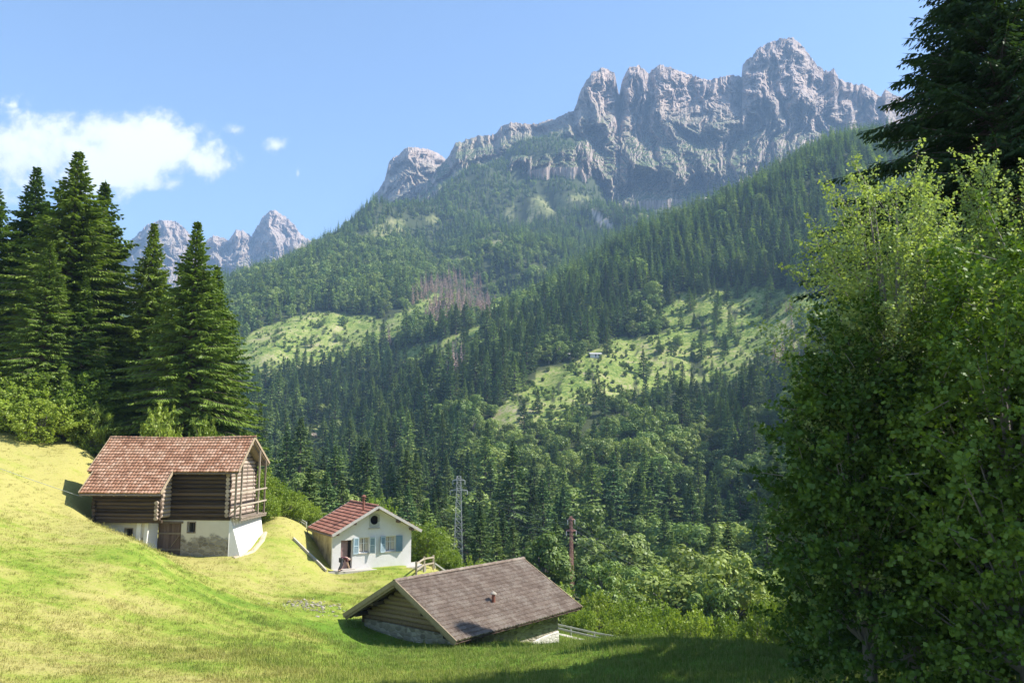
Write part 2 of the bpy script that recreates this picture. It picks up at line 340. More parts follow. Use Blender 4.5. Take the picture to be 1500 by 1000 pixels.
def g_ground(t, co, pos):
    near, fine = meadow_colour(t, pos)
    m1 = t.noise(pos, 0.11, 4, 0.65); m2 = t.noise(pos, 0.5, 3, 0.7); m3 = t.noise(pos, 0.02, 4, 0.6)
    floor = t.mix(m1, (0.035, 0.05, 0.02), (0.075, 0.085, 0.035))
    ff = t.math('ADD', t.math('MULTIPLY', m1, 0.6), t.math('MULTIPLY', m3, 0.5))
    clear = t.ramp(t.math('ADD', ff, t.math('MULTIPLY', t.math('SUBTRACT', m2, 0.5), 0.9)), [(0.40, (0.07, 0.115, 0.025)), (0.5, (0.155, 0.215, 0.040)), (0.60, (0.24, 0.275, 0.07)), (0.76, (0.38, 0.32, 0.19))])
    alp = t.ramp(ff, [(0.42, (0.075, 0.10, 0.035)), (0.55, (0.165, 0.175, 0.065)), (0.72, (0.30, 0.27, 0.15))])
    scree = t.mix(m2, (0.38, 0.32, 0.27), (0.55, 0.47, 0.40))
    c = t.mix(t.attr('alp'), floor, alp); c = t.mix(t.attr('clear'), c, clear); c = t.mix(t.attr('scree'), c, scree); c = t.mix(t.attr('near'), c, near)
    return (c, t.math('ADD', fine, t.math('MULTIPLY', m2, 2.0)), 0.6, 0.08)
M_ground = mat("grass_ground", g_ground, 0.95, 0.1)
build_ground()

# ------------------------------------------------------------------ limestone mountains
def rock(t, co, pos):
    x, y, z = t.sep(pos)
    n = t.noise(t.vmath('MULTIPLY', pos, (1, 1, 0.22)), 0.022, 6, 0.62, 0.8); n2 = t.noise(pos, 0.09, 5, 0.7); n3 = t.noise(t.vmath('MULTIPLY', pos, (0.25, 0.25, 1.6)), 0.02, 4, 0.6)
    c = t.ramp(n, [(0.30, (0.20, 0.155, 0.14)), (0.46, (0.305, 0.24, 0.205)), (0.58, (0.40, 0.305, 0.24)), (0.72, (0.54, 0.43, 0.345))])
    c = t.mix(t.math('MULTIPLY', t.step(n3, 0.5, 0.7), 0.45), c, (0.36, 0.30, 0.275))
    c = t.mix(t.math('MULTIPLY', t.step(n2, 0.35, 0.7), 0.35), c, (0.48, 0.41, 0.35))
    nz = t.sep(t.new('ShaderNodeNewGeometry').outputs['Normal'])[2]
    g = t.math('MULTIPLY', t.step(t.math('ADD', nz, t.math('MULTIPLY', t.math('SUBTRACT', n2, 0.5), 0.7)), 0.42, 0.66), t.math('SUBTRACT', 1.0, t.step(z, 900, 1220)))
    c = t.mix(t.math('MULTIPLY', g, t.attr('green')), c, (0.10, 0.125, 0.05))
    cr = t.vor(t.vmath('MULTIPLY', pos, (1, 1, 0.35)), 0.035, 'DISTANCE_TO_EDGE'); n4 = t.noise(t.vmath('MULTIPLY', pos, (1, 1, 0.4)), 0.12, 6, 0.7)
    return (c, t.math('ADD', t.math('ADD', n, t.math('MULTIPLY', n4, 0.9)), t.math('MULTIPLY', t.step(cr, 0.0, 0.12), 0.5)), 0.42, 12.0)
M_rock = mat("limestone", rock, 0.95, 0.05)

def massif(name, crest, base, Yc, Yb, label, fl=60.0, amp=70.0, seed=0.0, green=1.0, nv=230, step=1.0, lean=0.0, prof=1.0):
    """a wall of rock: crest and base are lines read off the photograph; the face between is carved in depth (metres)"""
    xs = np.arange(crest[0][0], crest[-1][0] + 0.1, step); cx = np.array(crest, float); bx = np.array(base, float)
    ci = np.interp(xs, cx[:, 0], cx[:, 1]); bi = np.interp(xs, bx[:, 0], bx[:, 1])
    k = np.ones(41) / 41; cs = np.convolve(np.pad(ci, 20, 'edge'), k, 'valid')      # smoothed crest: spires stand proud of it
    spire = cs - ci
    jag = (1.6 * fbm(xs / 5.0, seed * 3.1, 0, 4, 0.65) + 3.0 * (0.5 - ridged(xs / 11.0, seed * 2.1, 0, 3, 0.6)) * 0.6) * sstep(bi - ci, 5, 40)
    v = np.concatenate([np.linspace(0, 1, nv), 1 + np.linspace(0.02, 0.5, 24)])
    Vg, Xs = np.meshgrid(v, xs, indexing='ij'); C = np.broadcast_to(ci + jag, Vg.shape); B = np.broadcast_to(bi, Vg.shape); SP = np.broadcast_to(spire, Vg.shape)
    vv = np.clip(Vg, 0, 1); py = B + (C - B) * vv; back = np.clip(Vg - 1, 0, None)
    yc = np.interp(Xs, [p[0] for p in Yc], [p[1] for p in Yc]); yb = np.interp(Xs, [p[0] for p in Yb], [p[1] for p in Yb])
    mpp = yc / FPX                                                      # metres per photo pixel
    wx = Xs + 17 * fbm(Xs / 45, py / 50, seed + 4, 4); wy = py + 10 * fbm(Xs / 50, py / 40, seed + 9, 3)
    sk = 0.35 * gnoise(Xs / 110, py / 110, seed + 70) * (py - C) ; big = ridged((wx + sk) / fl, wy / (fl * 2.0), seed, 3, 0.5); med = ridged((wx + 0.6 * sk) / (fl * 0.30), wy / (fl * 0.62), seed + 20, 5, 0.62); sm = ridged(wx / 6.0, wy / 9.0, seed + 40, 4, 0.65) - 0.6
    terr = gnoise(wy / 13.0 + wx / 60.0 + 0.6 * gnoise(wx / 30, 0, seed), wx / 60.0, seed + 60)
    ledge = np.clip(terr, -0.1, 0.5)
    g = vv ** prof + 0.09 * np.sin(vv * 17 + 2 * gnoise(Xs / 60, 0, seed)) * (1 - vv) * vv * 3
    edge = sstep(vv, 0, 0.12)
    disp = (amp * 1.35 * (big - 0.6) + amp * 0.42 * (med - 0.6) + amp * 0.15 * sm + amp * 0.40 * ledge) * (0.35 + 0.65 * edge) + 1.5 * mpp * np.clip(SP, -20, 30) * sstep(vv, 0.45, 0.9)
    disp = disp * (1 - 0.35 * sstep(vv, 0.9, 1.0))
    Y = yb + (yc - yb) * g - disp + back * 900 + lean * (Xs - xs.mean())
    a = (Xs - 750) / FPX; b = (500 - py) / FPX
    dy = math.cos(PITCH) - b * math.sin(PITCH); dz = math.sin(PITCH) + b * math.cos(PITCH)
    X = a * Y / dy; Z = dz * Y / dy
    # the back: falls away behind the crest
    Z = Z - back * (700 + 260 * fbm(Xs / 40, back * 5, seed)) - np.where(back > 0, back * 900 * dz / dy, 0)
    # skirt goes into the ground
    Z[0, :] -= 60
    n1, n2 = X.shape; idx = np.arange(n1 * n2).reshape(n1, n2); f = np.stack([idx[:-1, :-1], idx[:-1, 1:], idx[1:, 1:], idx[1:, :-1]], -1).reshape(-1, 4)
    me = np_mesh(name, np.stack([X, Y, Z], -1).reshape(-1, 3), f, [M_rock], smooth=False, attrs={'green': np.full(n1 * n2, green)})
    o = link(name, me); tag(o, kind='structure'); return X, Y, Z, vv
CREST = [(598,300),(625,268),(640,248),(655,233),(663,220),(667,211),(700,201),(727,198),(733,187),(747,181),(783,183),(813,175),(840,163),(845,153),(848,142),(853,130),(860,116),(867,108),(883,100),(900,108),(904,128),(907,140),(910,124),(913,117),(920,100),(937,97),(950,108),(967,95),(980,100),(996,106),(1028,116),(1036,119),(1050,116),(1072,111),(1086,114),(1088,98),(1092,90),(1100,86),(1112,70),(1140,58),(1162,57),(1176,70),(1196,96),(1212,106),(1222,102),(1230,118),(1242,122),(1252,126),(1264,125),(1280,136),(1290,144),(1297,132),(1308,140),(1340,150),(1400,165),(1500,150),(1600,190),(1700,230)]
BASE = [(598,318),(640,290),(700,275),(760,255),(800,245),(850,245),(885,325),(930,296),(1000,292),(1060,300),(1130,300),(1250,275),(1400,265),(1700,270)]
MAS = massif("mountain_massif", CREST, BASE, [(598,2750),(850,2720),(1150,2800),(1700,2900)], [(598,2120),(850,2120),(1000,2200),(1250,2300),(1700,2350)], None, 58, 72, 1.0, nv=300, step=0.8)
massif("mountain_summit", [(500,352),(520,318),(535,314),(543,311),(546,300),(548,287),(556,276),(563,267),(567,250),(570,237),(576,232),(583,229),(592,219),(600,216),(612,217),(633,221),(645,228),(655,233),(675,262),(700,290)], [(500,362),(545,325),(600,312),(650,300),(700,300)],
       [(500,3300),(600,3050),(700,3500)], [(500,2700),(600,2500),(700,2600)], None, 34, 75, 7.0, green=0.5)
massif("mountain_peaks", [(60,470),(120,430),(150,398),(163,378),(178,366),(195,350),(206,340),(215,330),(235,323),(255,325),(268,333),(285,352),(300,356),(312,346),(325,349),(335,352),(346,338),(358,340),(368,346),(376,334),(385,318),(395,310),(404,309),(416,317),(428,327),(440,343),(452,352),(462,359),(480,372),(520,400)],
       [(60,500),(200,460),(340,440),(520,420)], [(60,4300),(250,4200),(400,4000),(520,4200)], [(60,3500),(250,3400),(400,3300),(520,3400)], None, 44, 120, 12.0, green=0.3, lean=2.6)
# ------------------------------------------------------------------ trees
def bark(c1, c2):
    return lambda t, co, pos: (t.mix(t.noise(t.vmath('MULTIPLY', co, (1, 1, 0.2)), 9, 4), c1, c2), t.noise(t.vmath('MULTIPLY', co, (1, 1, 0.2)), 22, 3), 0.7, 0.03)
M_bark = mat("spruce_bark", bark((0.07, 0.055, 0.045), (0.16, 0.13, 0.11)))
M_greybark = mat("grey_bark", bark((0.13, 0.115, 0.10), (0.27, 0.25, 0.22)))
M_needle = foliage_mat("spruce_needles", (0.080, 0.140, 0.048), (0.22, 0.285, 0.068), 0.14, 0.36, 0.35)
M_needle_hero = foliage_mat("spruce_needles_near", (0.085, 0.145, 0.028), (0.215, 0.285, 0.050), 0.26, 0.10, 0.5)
M_needle_dark = foliage_mat("spruce_needles_shade", (0.022, 0.048, 0.018), (0.06, 0.105, 0.028), 0.24, 0.1, 0.7)  # darker copy of the needle colours, the spruce's shaded side painted in
M_dead = foliage_mat("dead_needles", (0.40, 0.28, 0.22), (0.55, 0.40, 0.32), 0.1, 0.12, 0.3, (1, 1, 1))
M_leaf = foliage_mat("forest_leaves", (0.125, 0.19, 0.045), (0.25, 0.30, 0.075), 0.20, 0.28, 0.3)
M_leaf_bush = foliage_mat("bush_leaves", (0.155, 0.225, 0.032), (0.31, 0.38, 0.062), 0.32, 0.12, 0.8)
M_leaf_pale = foliage_mat("willow_leaves", (0.30, 0.37, 0.13), (0.56, 0.60, 0.26), 0.34, 0.05, 1.2)
M_leaf_maple = foliage_mat("maple_leaves", (0.036, 0.082, 0.013), (0.135, 0.215, 0.030), 0.24, 0.05, 0.8)

def unit(a): return a / (np.linalg.norm(a, axis=-1, keepdims=True) + 1e-9)
def cards(c, ax, side, L, Wd):
    """leaf-shaped faces: centre-line from c along ax (length L), half width Wd along side"""
    L = np.asarray(L)[:, None]; Wd = np.asarray(Wd)[:, None]
    v = np.stack([c, c + ax * L * 0.45 + side * Wd, c + ax * L, c + ax * L * 0.5 - side * Wd], 1).reshape(-1, 3)
    return v, np.arange(len(v)).reshape(-1, 4)

def tree_mesh(name, bark_mb, v, tint, mats):
    bv = np.array(bark_mb.v, float).reshape(-1, 3); nb = len(bv)
    quads = np.array([f for f in bark_mb.f if len(f) == 4], np.int32).reshape(-1, 4)
    fl = np.arange(len(v)).reshape(-1, 4) + nb
    F = np.vstack([quads, fl]); mi = np.r_[np.zeros(len(quads), np.int32), np.ones(len(fl), np.int32)]
    return np_mesh(name, np.vstack([bv, v]) if nb else v, F, mats, mi, np.r_[np.full(len(quads), 0.5), tint])

def spruce_geo(H, Rb, seed, whorl=0.55, nb=6, twig=0.45, tw=0.10, tl=0.8, hang=0.35, low=0.04, irr=0.22, power=0.8, sub=0, bare=0.0):
    r = np.random.default_rng(seed); bk = MB(); r0 = H * 0.011 + 0.05
    bk.tube([(0, 0, -0.6), (0, 0, H * 0.3), (0, 0, H * 0.7), (0, 0, H * 0.985)], [r0 * 1.25, r0, r0 * 0.5, 0.02], 7, caps=False)
    C, AX, SD, LL, WW, TT = [], [], [], [], [], []
    z = H * low + 0.2; k = 0
    lobes = 1 + 0.13 * np.sin(np.arange(3)[:, None] * 0 + r.uniform(0, 6.28, (3, 1)))
    ph = r.uniform(0, 6.28, 4)
    while z < H * 0.985:
        h = z / H; prof = (1 - h) ** (power + 0.55 * h * h) * (0.55 + 0.45 * min(1, h / 0.12)) ; n = max(4, int(nb * (0.6 + 0.5 * (1 - h)) + r.random()))
        a0 = r.uniform(0, 6.28)
        for j in range(n):
            az = a0 + 6.283 * j / n + r.normal() * 0.22
            L = Rb * prof * (1 + irr * r.normal()) * (1 + 0.12 * math.sin(2 * az + ph[0] + 3 * h) + 0.10 * math.sin(3 * az + ph[1] - 9 * h)) + 0.12
            L = max(0.15, L)
            if r.random() < 0.05: L *= 0.5
            d = np.array([math.cos(az), math.sin(az), 0.0]); s = np.array([-d[1], d[0], 0.0]); zj = z + whorl * r.uniform(-1.3, 1.3) * (1 - h)
            up = 0.30 * (h - 0.35) + r.normal() * 0.06; droop = (0.42 + 0.1 * r.normal()) * (1 - h * 0.8)
            def pt(q): return np.array([0, 0, zj]) + d * L * q + np.array([0, 0, 1]) * L * (up * q - droop * q * q + 0.22 * droop * q ** 4 * 1.6)
            if L > 1.2 and bare == 0: bk.tube([pt(0), pt(0.5), pt(0.9)], [0.02 + 0.009 * L, 0.012 + 0.004 * L, 0.008], 4, caps=False, tint=0.5)
            m = max(2, int(L / twig)); q = (np.arange(m) + r.uniform(0.2, 0.8)) / m; q = q[(q > (0.1 if L < 2 else 0.22))]
            q = np.r_[q, 0.93]
            for qq in q:
                p = pt(qq); t2 = pt(min(1, qq + 0.06)) - pt(max(0, qq - 0.06)); t2 /= np.linalg.norm(t2) + 1e-9
                tlen = tl * min(1.0, 0.25 + (1 - qq) * 1.5) * min(1, 0.16 + L / 2.6)
                for sg in (-1, 1):
                    ang = 0.95 - 0.35 * qq; ax = t2 * math.cos(ang) + s * sg * math.sin(ang) + np.array([0, 0, -hang * (1 - 0.5 * h) * (0.6 + 0.6 * r.random())])
                    ax /= np.linalg.norm(ax); l = tlen * r.uniform(0.7, 1.25)
                    sd = np.cross(ax, [0, 0, 1]) + 0.45 * r.normal(size=3); sd /= np.linalg.norm(sd)
                    if sub:
                        nsub = max(2, int(l / 0.11))
                        for w in range(nsub):
                            f = (w + r.random()) / nsub; bp = p + ax * l * f; sg2 = 1 if w % 2 else -1
                            a2 = ax * 0.75 + np.cross(ax, [0, 0, 1]) * sg2 * 0.6 + np.array([0, 0, -0.30 - 0.25 * r.random()]) + 0.12 * r.normal(size=3); a2 /= np.linalg.norm(a2)
                            s2 = np.cross(a2, r.normal(size=3)); s2 /= np.linalg.norm(s2)
                            C.append(bp); AX.append(a2); SD.append(s2); LL.append(0.12 + 0.22 * (1 - f) * r.uniform(0.6, 1.4)); WW.append(tw); TT.append(0.35 + 0.5 * qq * r.random())
                        C.append(p); AX.append(ax); SD.append(sd); LL.append(l); WW.append(tw * 0.8); TT.append(0.3 + 0.5 * qq)
                    else:
                        C.append(p); AX.append(ax); SD.append(sd); LL.append(l); WW.append(tw * r.uniform(0.7, 1.3)); TT.append(0.25 + 0.6 * qq * r.random())
                        # a second spray hanging below the twig
                        a2 = ax + np.array([0, 0, -0.7]); a2 /= np.linalg.norm(a2); sd2 = np.cross(a2, sd) + 0.3 * r.normal(size=3); sd2 /= np.linalg.norm(sd2)
                        C.append(p + ax * l * 0.2); AX.append(a2); SD.append(sd2); LL.append(l * 0.65); WW.append(tw * 0.9); TT.append(0.1 + 0.5 * qq * r.random())
            e = pt(1.0) - pt(0.8); e /= np.linalg.norm(e); C.append(pt(0.84)); AX.append(e); SD.append(s); LL.append(0.2 * L + 0.15); WW.append(tw * 0.8); TT.append(0.9)
        z += whorl * (0.45 + 0.75 * (1 - h)) * r.uniform(0.75, 1.25); k += 1
    C.append(np.array([0, 0, H * 0.95])); AX.append(np.array([0, 0, 1.0])); SD.append(np.array([1.0, 0, 0])); LL.append(H * 0.05); WW.append(tw * 0.8); TT.append(0.6)
    v, _ = cards(np.array(C), np.array(AX), np.array(SD), np.array(LL), np.array(WW))
    return bk, v, np.array(TT)
def spruce_simple(H, Rb, seed, rows, nb, wf=0.5):
    """far-off spruce: tiers of drooping boughs, each one pointed face"""
    r = np.random.default_rng(seed); bk = MB(); bk.tube([(0, 0, -1), (0, 0, H * 0.5)], [0.28, 0.15], 4, caps=False)
    C, AX, SD, LL, WW, TT = [], [], [], [], [], []
    for i in range(rows):
        h = (i + 0.6) / rows; z = H * (0.07 + 0.9 * h); L0 = Rb * (1 - h) ** (0.6 + 0.35 * h) + 0.3
        n = max(3, int(nb * (0.5 + 0.6 * (1 - h))))
        for j in range(n):
            az = 6.283 * (j + r.random()) / n; L = L0 * r.uniform(0.65, 1.2)
            d = np.array([math.cos(az), math.sin(az), -r.uniform(0.25, 0.65)]); d /= np.linalg.norm(d); s = np.array([-math.sin(az), math.cos(az), r.normal() * 0.35]); s /= np.linalg.norm(s)
            C.append([0, 0, z + 0.1 * L]); AX.append(d); SD.append(s); LL.append(L); WW.append(wf * (0.25 + 0.30 * L)); TT.append(r.random())
    C.append([0, 0, H * 0.9]); AX.append([0, 0, 1]); SD.append([1, 0, 0]); LL.append(H * 0.1); WW.append(0.25); TT.append(0.5)
    v, _ = cards(np.array(C, float), np.array(AX, float), np.array(SD, float), np.array(LL), np.array(WW))
    return bk, v, np.array(TT)

def broad_geo(H, Rc, seed, nclump, nleaf, ls, zlow=0.18, trunk=True, flat=0.8, clump=0.30, shoots=0, stems=1, jit=0.7, shell=0.45):
    """leafy tree: trunk, limbs to each clump, leaves spread through the outer part of each clump"""
    r = np.random.default_rng(seed); bk = MB(); cl = []
    for i in range(nclump):
        for _ in range(30):
            u = r.normal(size=3); u /= np.linalg.norm(u); rad = r.uniform(0.35, 0.88)
            p = np.array([u[0] * Rc * rad, u[1] * Rc * rad, H * (zlow + 1) / 2 + u[2] * rad * H * (1 - zlow) / 2])
            rc = clump * Rc * r.uniform(0.7, 1.35)
            if all(np.linalg.norm(p - q[0]) > 0.55 * (rc + q[1]) for q in cl): break
        cl.append((p, rc))
    r0 = 0.03 * H / max(1, stems) ** 0.5 + 0.03
    for (p, rc) in cl:
        if not trunk: break
        j = r.normal(size=2) * 0.15 * (stems - 1); zb = min(p[2] * 0.55, H * 0.4)
        bk.tube([(j[0], j[1], 0 if stems > 1 else zb * 0.6), (p[0] * 0.35 + j[0], p[1] * 0.35 + j[1], (zb + p[2]) * 0.5), tuple(p)], [r0 * 0.55, r0 * 0.35, 0.02], 5, caps=False, tint=0.5)
    if trunk and stems == 1: bk.tube([(0, 0, -0.5), (0.05, 0, H * 0.3), (0, 0.1, H * 0.7)], [r0 * 1.3, r0, r0 * 0.4], 8, caps=False)
    w = np.array([q[1] ** 2 for q in cl]); cnt = (nleaf * w / w.sum()).astype(int)
    Cs, Ns, Ts = [], [], []
    for (p, rc), n in zip(cl, cnt):
        d = unit(r.normal(size=(n, 3))); rr = rc * r.uniform(0.15, 1, n)[:, None] ** shell
        lump = 1 + 0.28 * gnoise(d[:, 0] * 2.3 + p[0], d[:, 1] * 2.3 + p[1], d[:, 2] * 2.3)[:, None]
        c = p + d * rr * lump * np.array([1, 1, flat]); Cs.append(c); Ns.append(unit(d + jit * unit(r.normal(size=(n, 3))) + np.array([0, 0, 0.35]))); Ts.append(r.random(n))
    for k in range(shoots):
        u = unit(r.normal(size=3) + np.array([0, 0, 1.2])); p, rc = cl[r.integers(len(cl))]; n = 40; f = r.random(n)[:, None]
        q = p + u * rc * (0.8 + f * r.uniform(0.35, 0.8)) + r.normal(size=(n, 3)) * ls * 0.9 * (1.1 - f); Cs.append(q); Ns.append(unit(r.normal(size=(n, 3)) + u)); Ts.append(0.5 + 0.5 * r.random(n))
    C = np.vstack(Cs); N = np.vstack(Ns); T = np.concatenate(Ts); keep = C[:, 2] > 0.05; C, N, T = C[keep], N[keep], T[keep]
    ax = unit(np.cross(N, r.normal(size=C.shape)) + np.array([0, 0, -0.25])); sd = unit(np.cross(ax, N)); L = ls * r.uniform(0.7, 1.35, len(C))
    v, _ = cards(C, ax, sd, L, L * 0.36)
    return bk, v, T
def spray_geo(H, Rc, seed, nspray, per, ls, slen=1.1, srad=0.26, zlow=0.1, stems=1, wide=0.40, core=0.25, up=0.55, r0=None, prof=None):
    """leafy tree grown of sprays: every spray is a shoot pointing out and up with leaves along it"""
    r = np.random.default_rng(seed); bk = MB(); r0 = r0 or 0.012 * H + 0.02; lob = r.uniform(0, 6.28, 6)
    S0, D0, L0 = [], [], []
    while len(S0) < nspray:
        u = unit(r.normal(size=3)); q = r.uniform(0, 1) ** core; zz = zlow + (1 - zlow) * (0.5 + 0.5 * u[2] * q); az = math.atan2(u[1], u[0])
        rad = math.hypot(u[0], u[1]) * q * Rc * (1 + 0.20 * math.sin(2 * az + lob[0] + 4 * zz) + 0.16 * math.sin(5 * az + lob[1] - 7 * zz) + 0.14 * math.sin(9 * zz + lob[2]))
        if prof: rad = Rc * prof(zz) * q * math.sqrt(r.random() * 0.5 + 0.5) * (1 + 0.16 * math.sin(3 * az + lob[0] + 4 * zz) + 0.1 * math.sin(11 * zz + lob[2]))
        p = np.array([math.cos(az) * rad, math.sin(az) * rad, H * zz * (1 + 0.05 * math.sin(3 * az + lob[3]))])
        d = unit(np.array([math.cos(az) * (0.3 + rad / Rc), math.sin(az) * (0.3 + rad / Rc), up + 0.9 * (zz - 0.4)]) + 0.42 * r.normal(size=3)); l = slen * r.uniform(0.5, 1.35)
        S0.append(p - d * l * 0.5); D0.append(d); L0.append(l)
    for k in range(stems):
        j = r.normal(size=2) * 0.18 * (stems > 1); bk.tube([(j[0], j[1], -0.5), (j[0] * 2, j[1] * 2 + 0.05, H * 0.3), (j[0] * 3.5, j[1] * 3 + 0.1, H * 0.72)], [r0 * 1.3, r0, r0 * 0.35], 8, caps=False)
    for k in range(0, nspray, max(1, nspray // 60)):
        p = S0[k]; f = min(H * 0.6, max(0.1, p[2] * 0.55)); bk.tube([(0, 0, f), (p[0] * 0.5, p[1] * 0.5, (f + p[2]) * 0.5 - 0.1), tuple(p)], [r0 * 0.45, r0 * 0.25, 0.012], 5, caps=False, tint=0.5)
    for k in range(0, nspray, 2): bk.tube([tuple(S0[k]), tuple(S0[k] + D0[k] * L0[k])], [0.012, 0.004], 3, caps=False, tint=0.5)
    S0 = np.array(S0); D0 = np.array(D0); L0 = np.array(L0); n = nspray * per; i = np.repeat(np.arange(nspray), per); f = r.random(n)
    c = S0[i] + D0[i] * (L0[i] * f * 1.05)[:, None] + r.normal(size=(n, 3)) * (srad * (1.15 - f))[:, None] * np.array([1, 1, 0.75]); T = np.clip(r.random(n) * 0.6 + 0.4 * f, 0, 1)
    N = unit(unit(r.normal(size=(n, 3))) + 0.45 * D0[i] + np.array([0, 0, 0.55])); keep = c[:, 2] > 0.03; c, N, T, i = c[keep], N[keep], T[keep], i[keep]
    ax = unit(np.cross(N, r.normal(size=c.shape)) + 0.35 * D0[i] + np.array([0, 0, -0.2])); sd = unit(np.cross(ax, N)); L = ls * r.uniform(0.55, 1.3, len(c))
    v, _ = cards(c, ax, sd, L, L * wide); return bk, v, T
def dead_geo(H, Rb, seed):
    r = np.random.default_rng(seed); bk = MB(); bk.tube([(0, 0, -1), (0, 0, H)], [0.25, 0.04], 5, caps=False, tint=0.5)
    for i in range(int(H * 2.6)):
        z = H * (0.12 + 0.86 * (i / (H * 2.6))); h = z / H; L = Rb * (1 - h) ** 0.7 * r.uniform(0.4, 1.1) + 0.2; az = r.uniform(0, 6.28)
        bk.tube([(0, 0, z), (math.cos(az) * L, math.sin(az) * L, z - 0.35 * L)], [0.06, 0.02], 3, caps=False, tint=0.5)
    b2, v, t = spruce_simple(H, Rb * 1.25, seed, 15, 8, 0.40); return bk, v, t

# --- prototypes (kept in a collection of their own, placed many times)
PROT = {}
def proto(key, geo, mats): PROT[key] = tree_mesh(key, geo[0], geo[1], geo[2], mats)
for i in range(4): proto("spruce_m%d" % i, spruce_geo([24, 26, 22, 25][i], [4.9, 5.3, 5.0, 4.2][i], 40 + i, 0.90, 7, 0.85, 0.31, 1.7, 0.3, power=[0.62, 0.55, 0.7, 0.6][i], irr=0.24), [M_bark, M_needle])
for i in range(4): proto("spruce_f%d" % i, spruce_simple([24, 26, 22, 25][i], [4.6, 5.1, 4.5, 4.1][i], 60 + i, 15, 9), [M_bark, M_needle])
for i in range(4): proto("broad_m%d" % i, broad_geo([12, 14, 10, 13][i], [4.9, 5.2, 5.0, 4.3][i], 80 + i, 28, 4000, 0.54, 0.02, clump=0.30, jit=0.4, shell=0.16), [M_greybark, M_leaf])
for i in range(3): proto("broad_f%d" % i, broad_geo([12, 14, 10][i], [4.6, 5.0, 4.6][i], 90 + i, 14, 620, 1.35, 0.0, clump=0.38, jit=0.4, shell=0.16), [M_greybark, M_leaf])
for i in range(2): proto("dead_%d" % i, dead_geo([22, 19][i], [2.4, 2.0][i], 95 + i), [M_greybark, M_dead])

def tree_limit(px):   # nothing of the near forest stands higher in the photograph than this
    return np.interp(px, [0, 330, 350, 400, 450, 500, 560, 640, 700, 780, 850, 900, 1000, 1100, 1160, 1300], [600, 600, 575, 640, 668, 690, 690, 700, 716, 735, 770, 770, 745, 700, 640, 500])

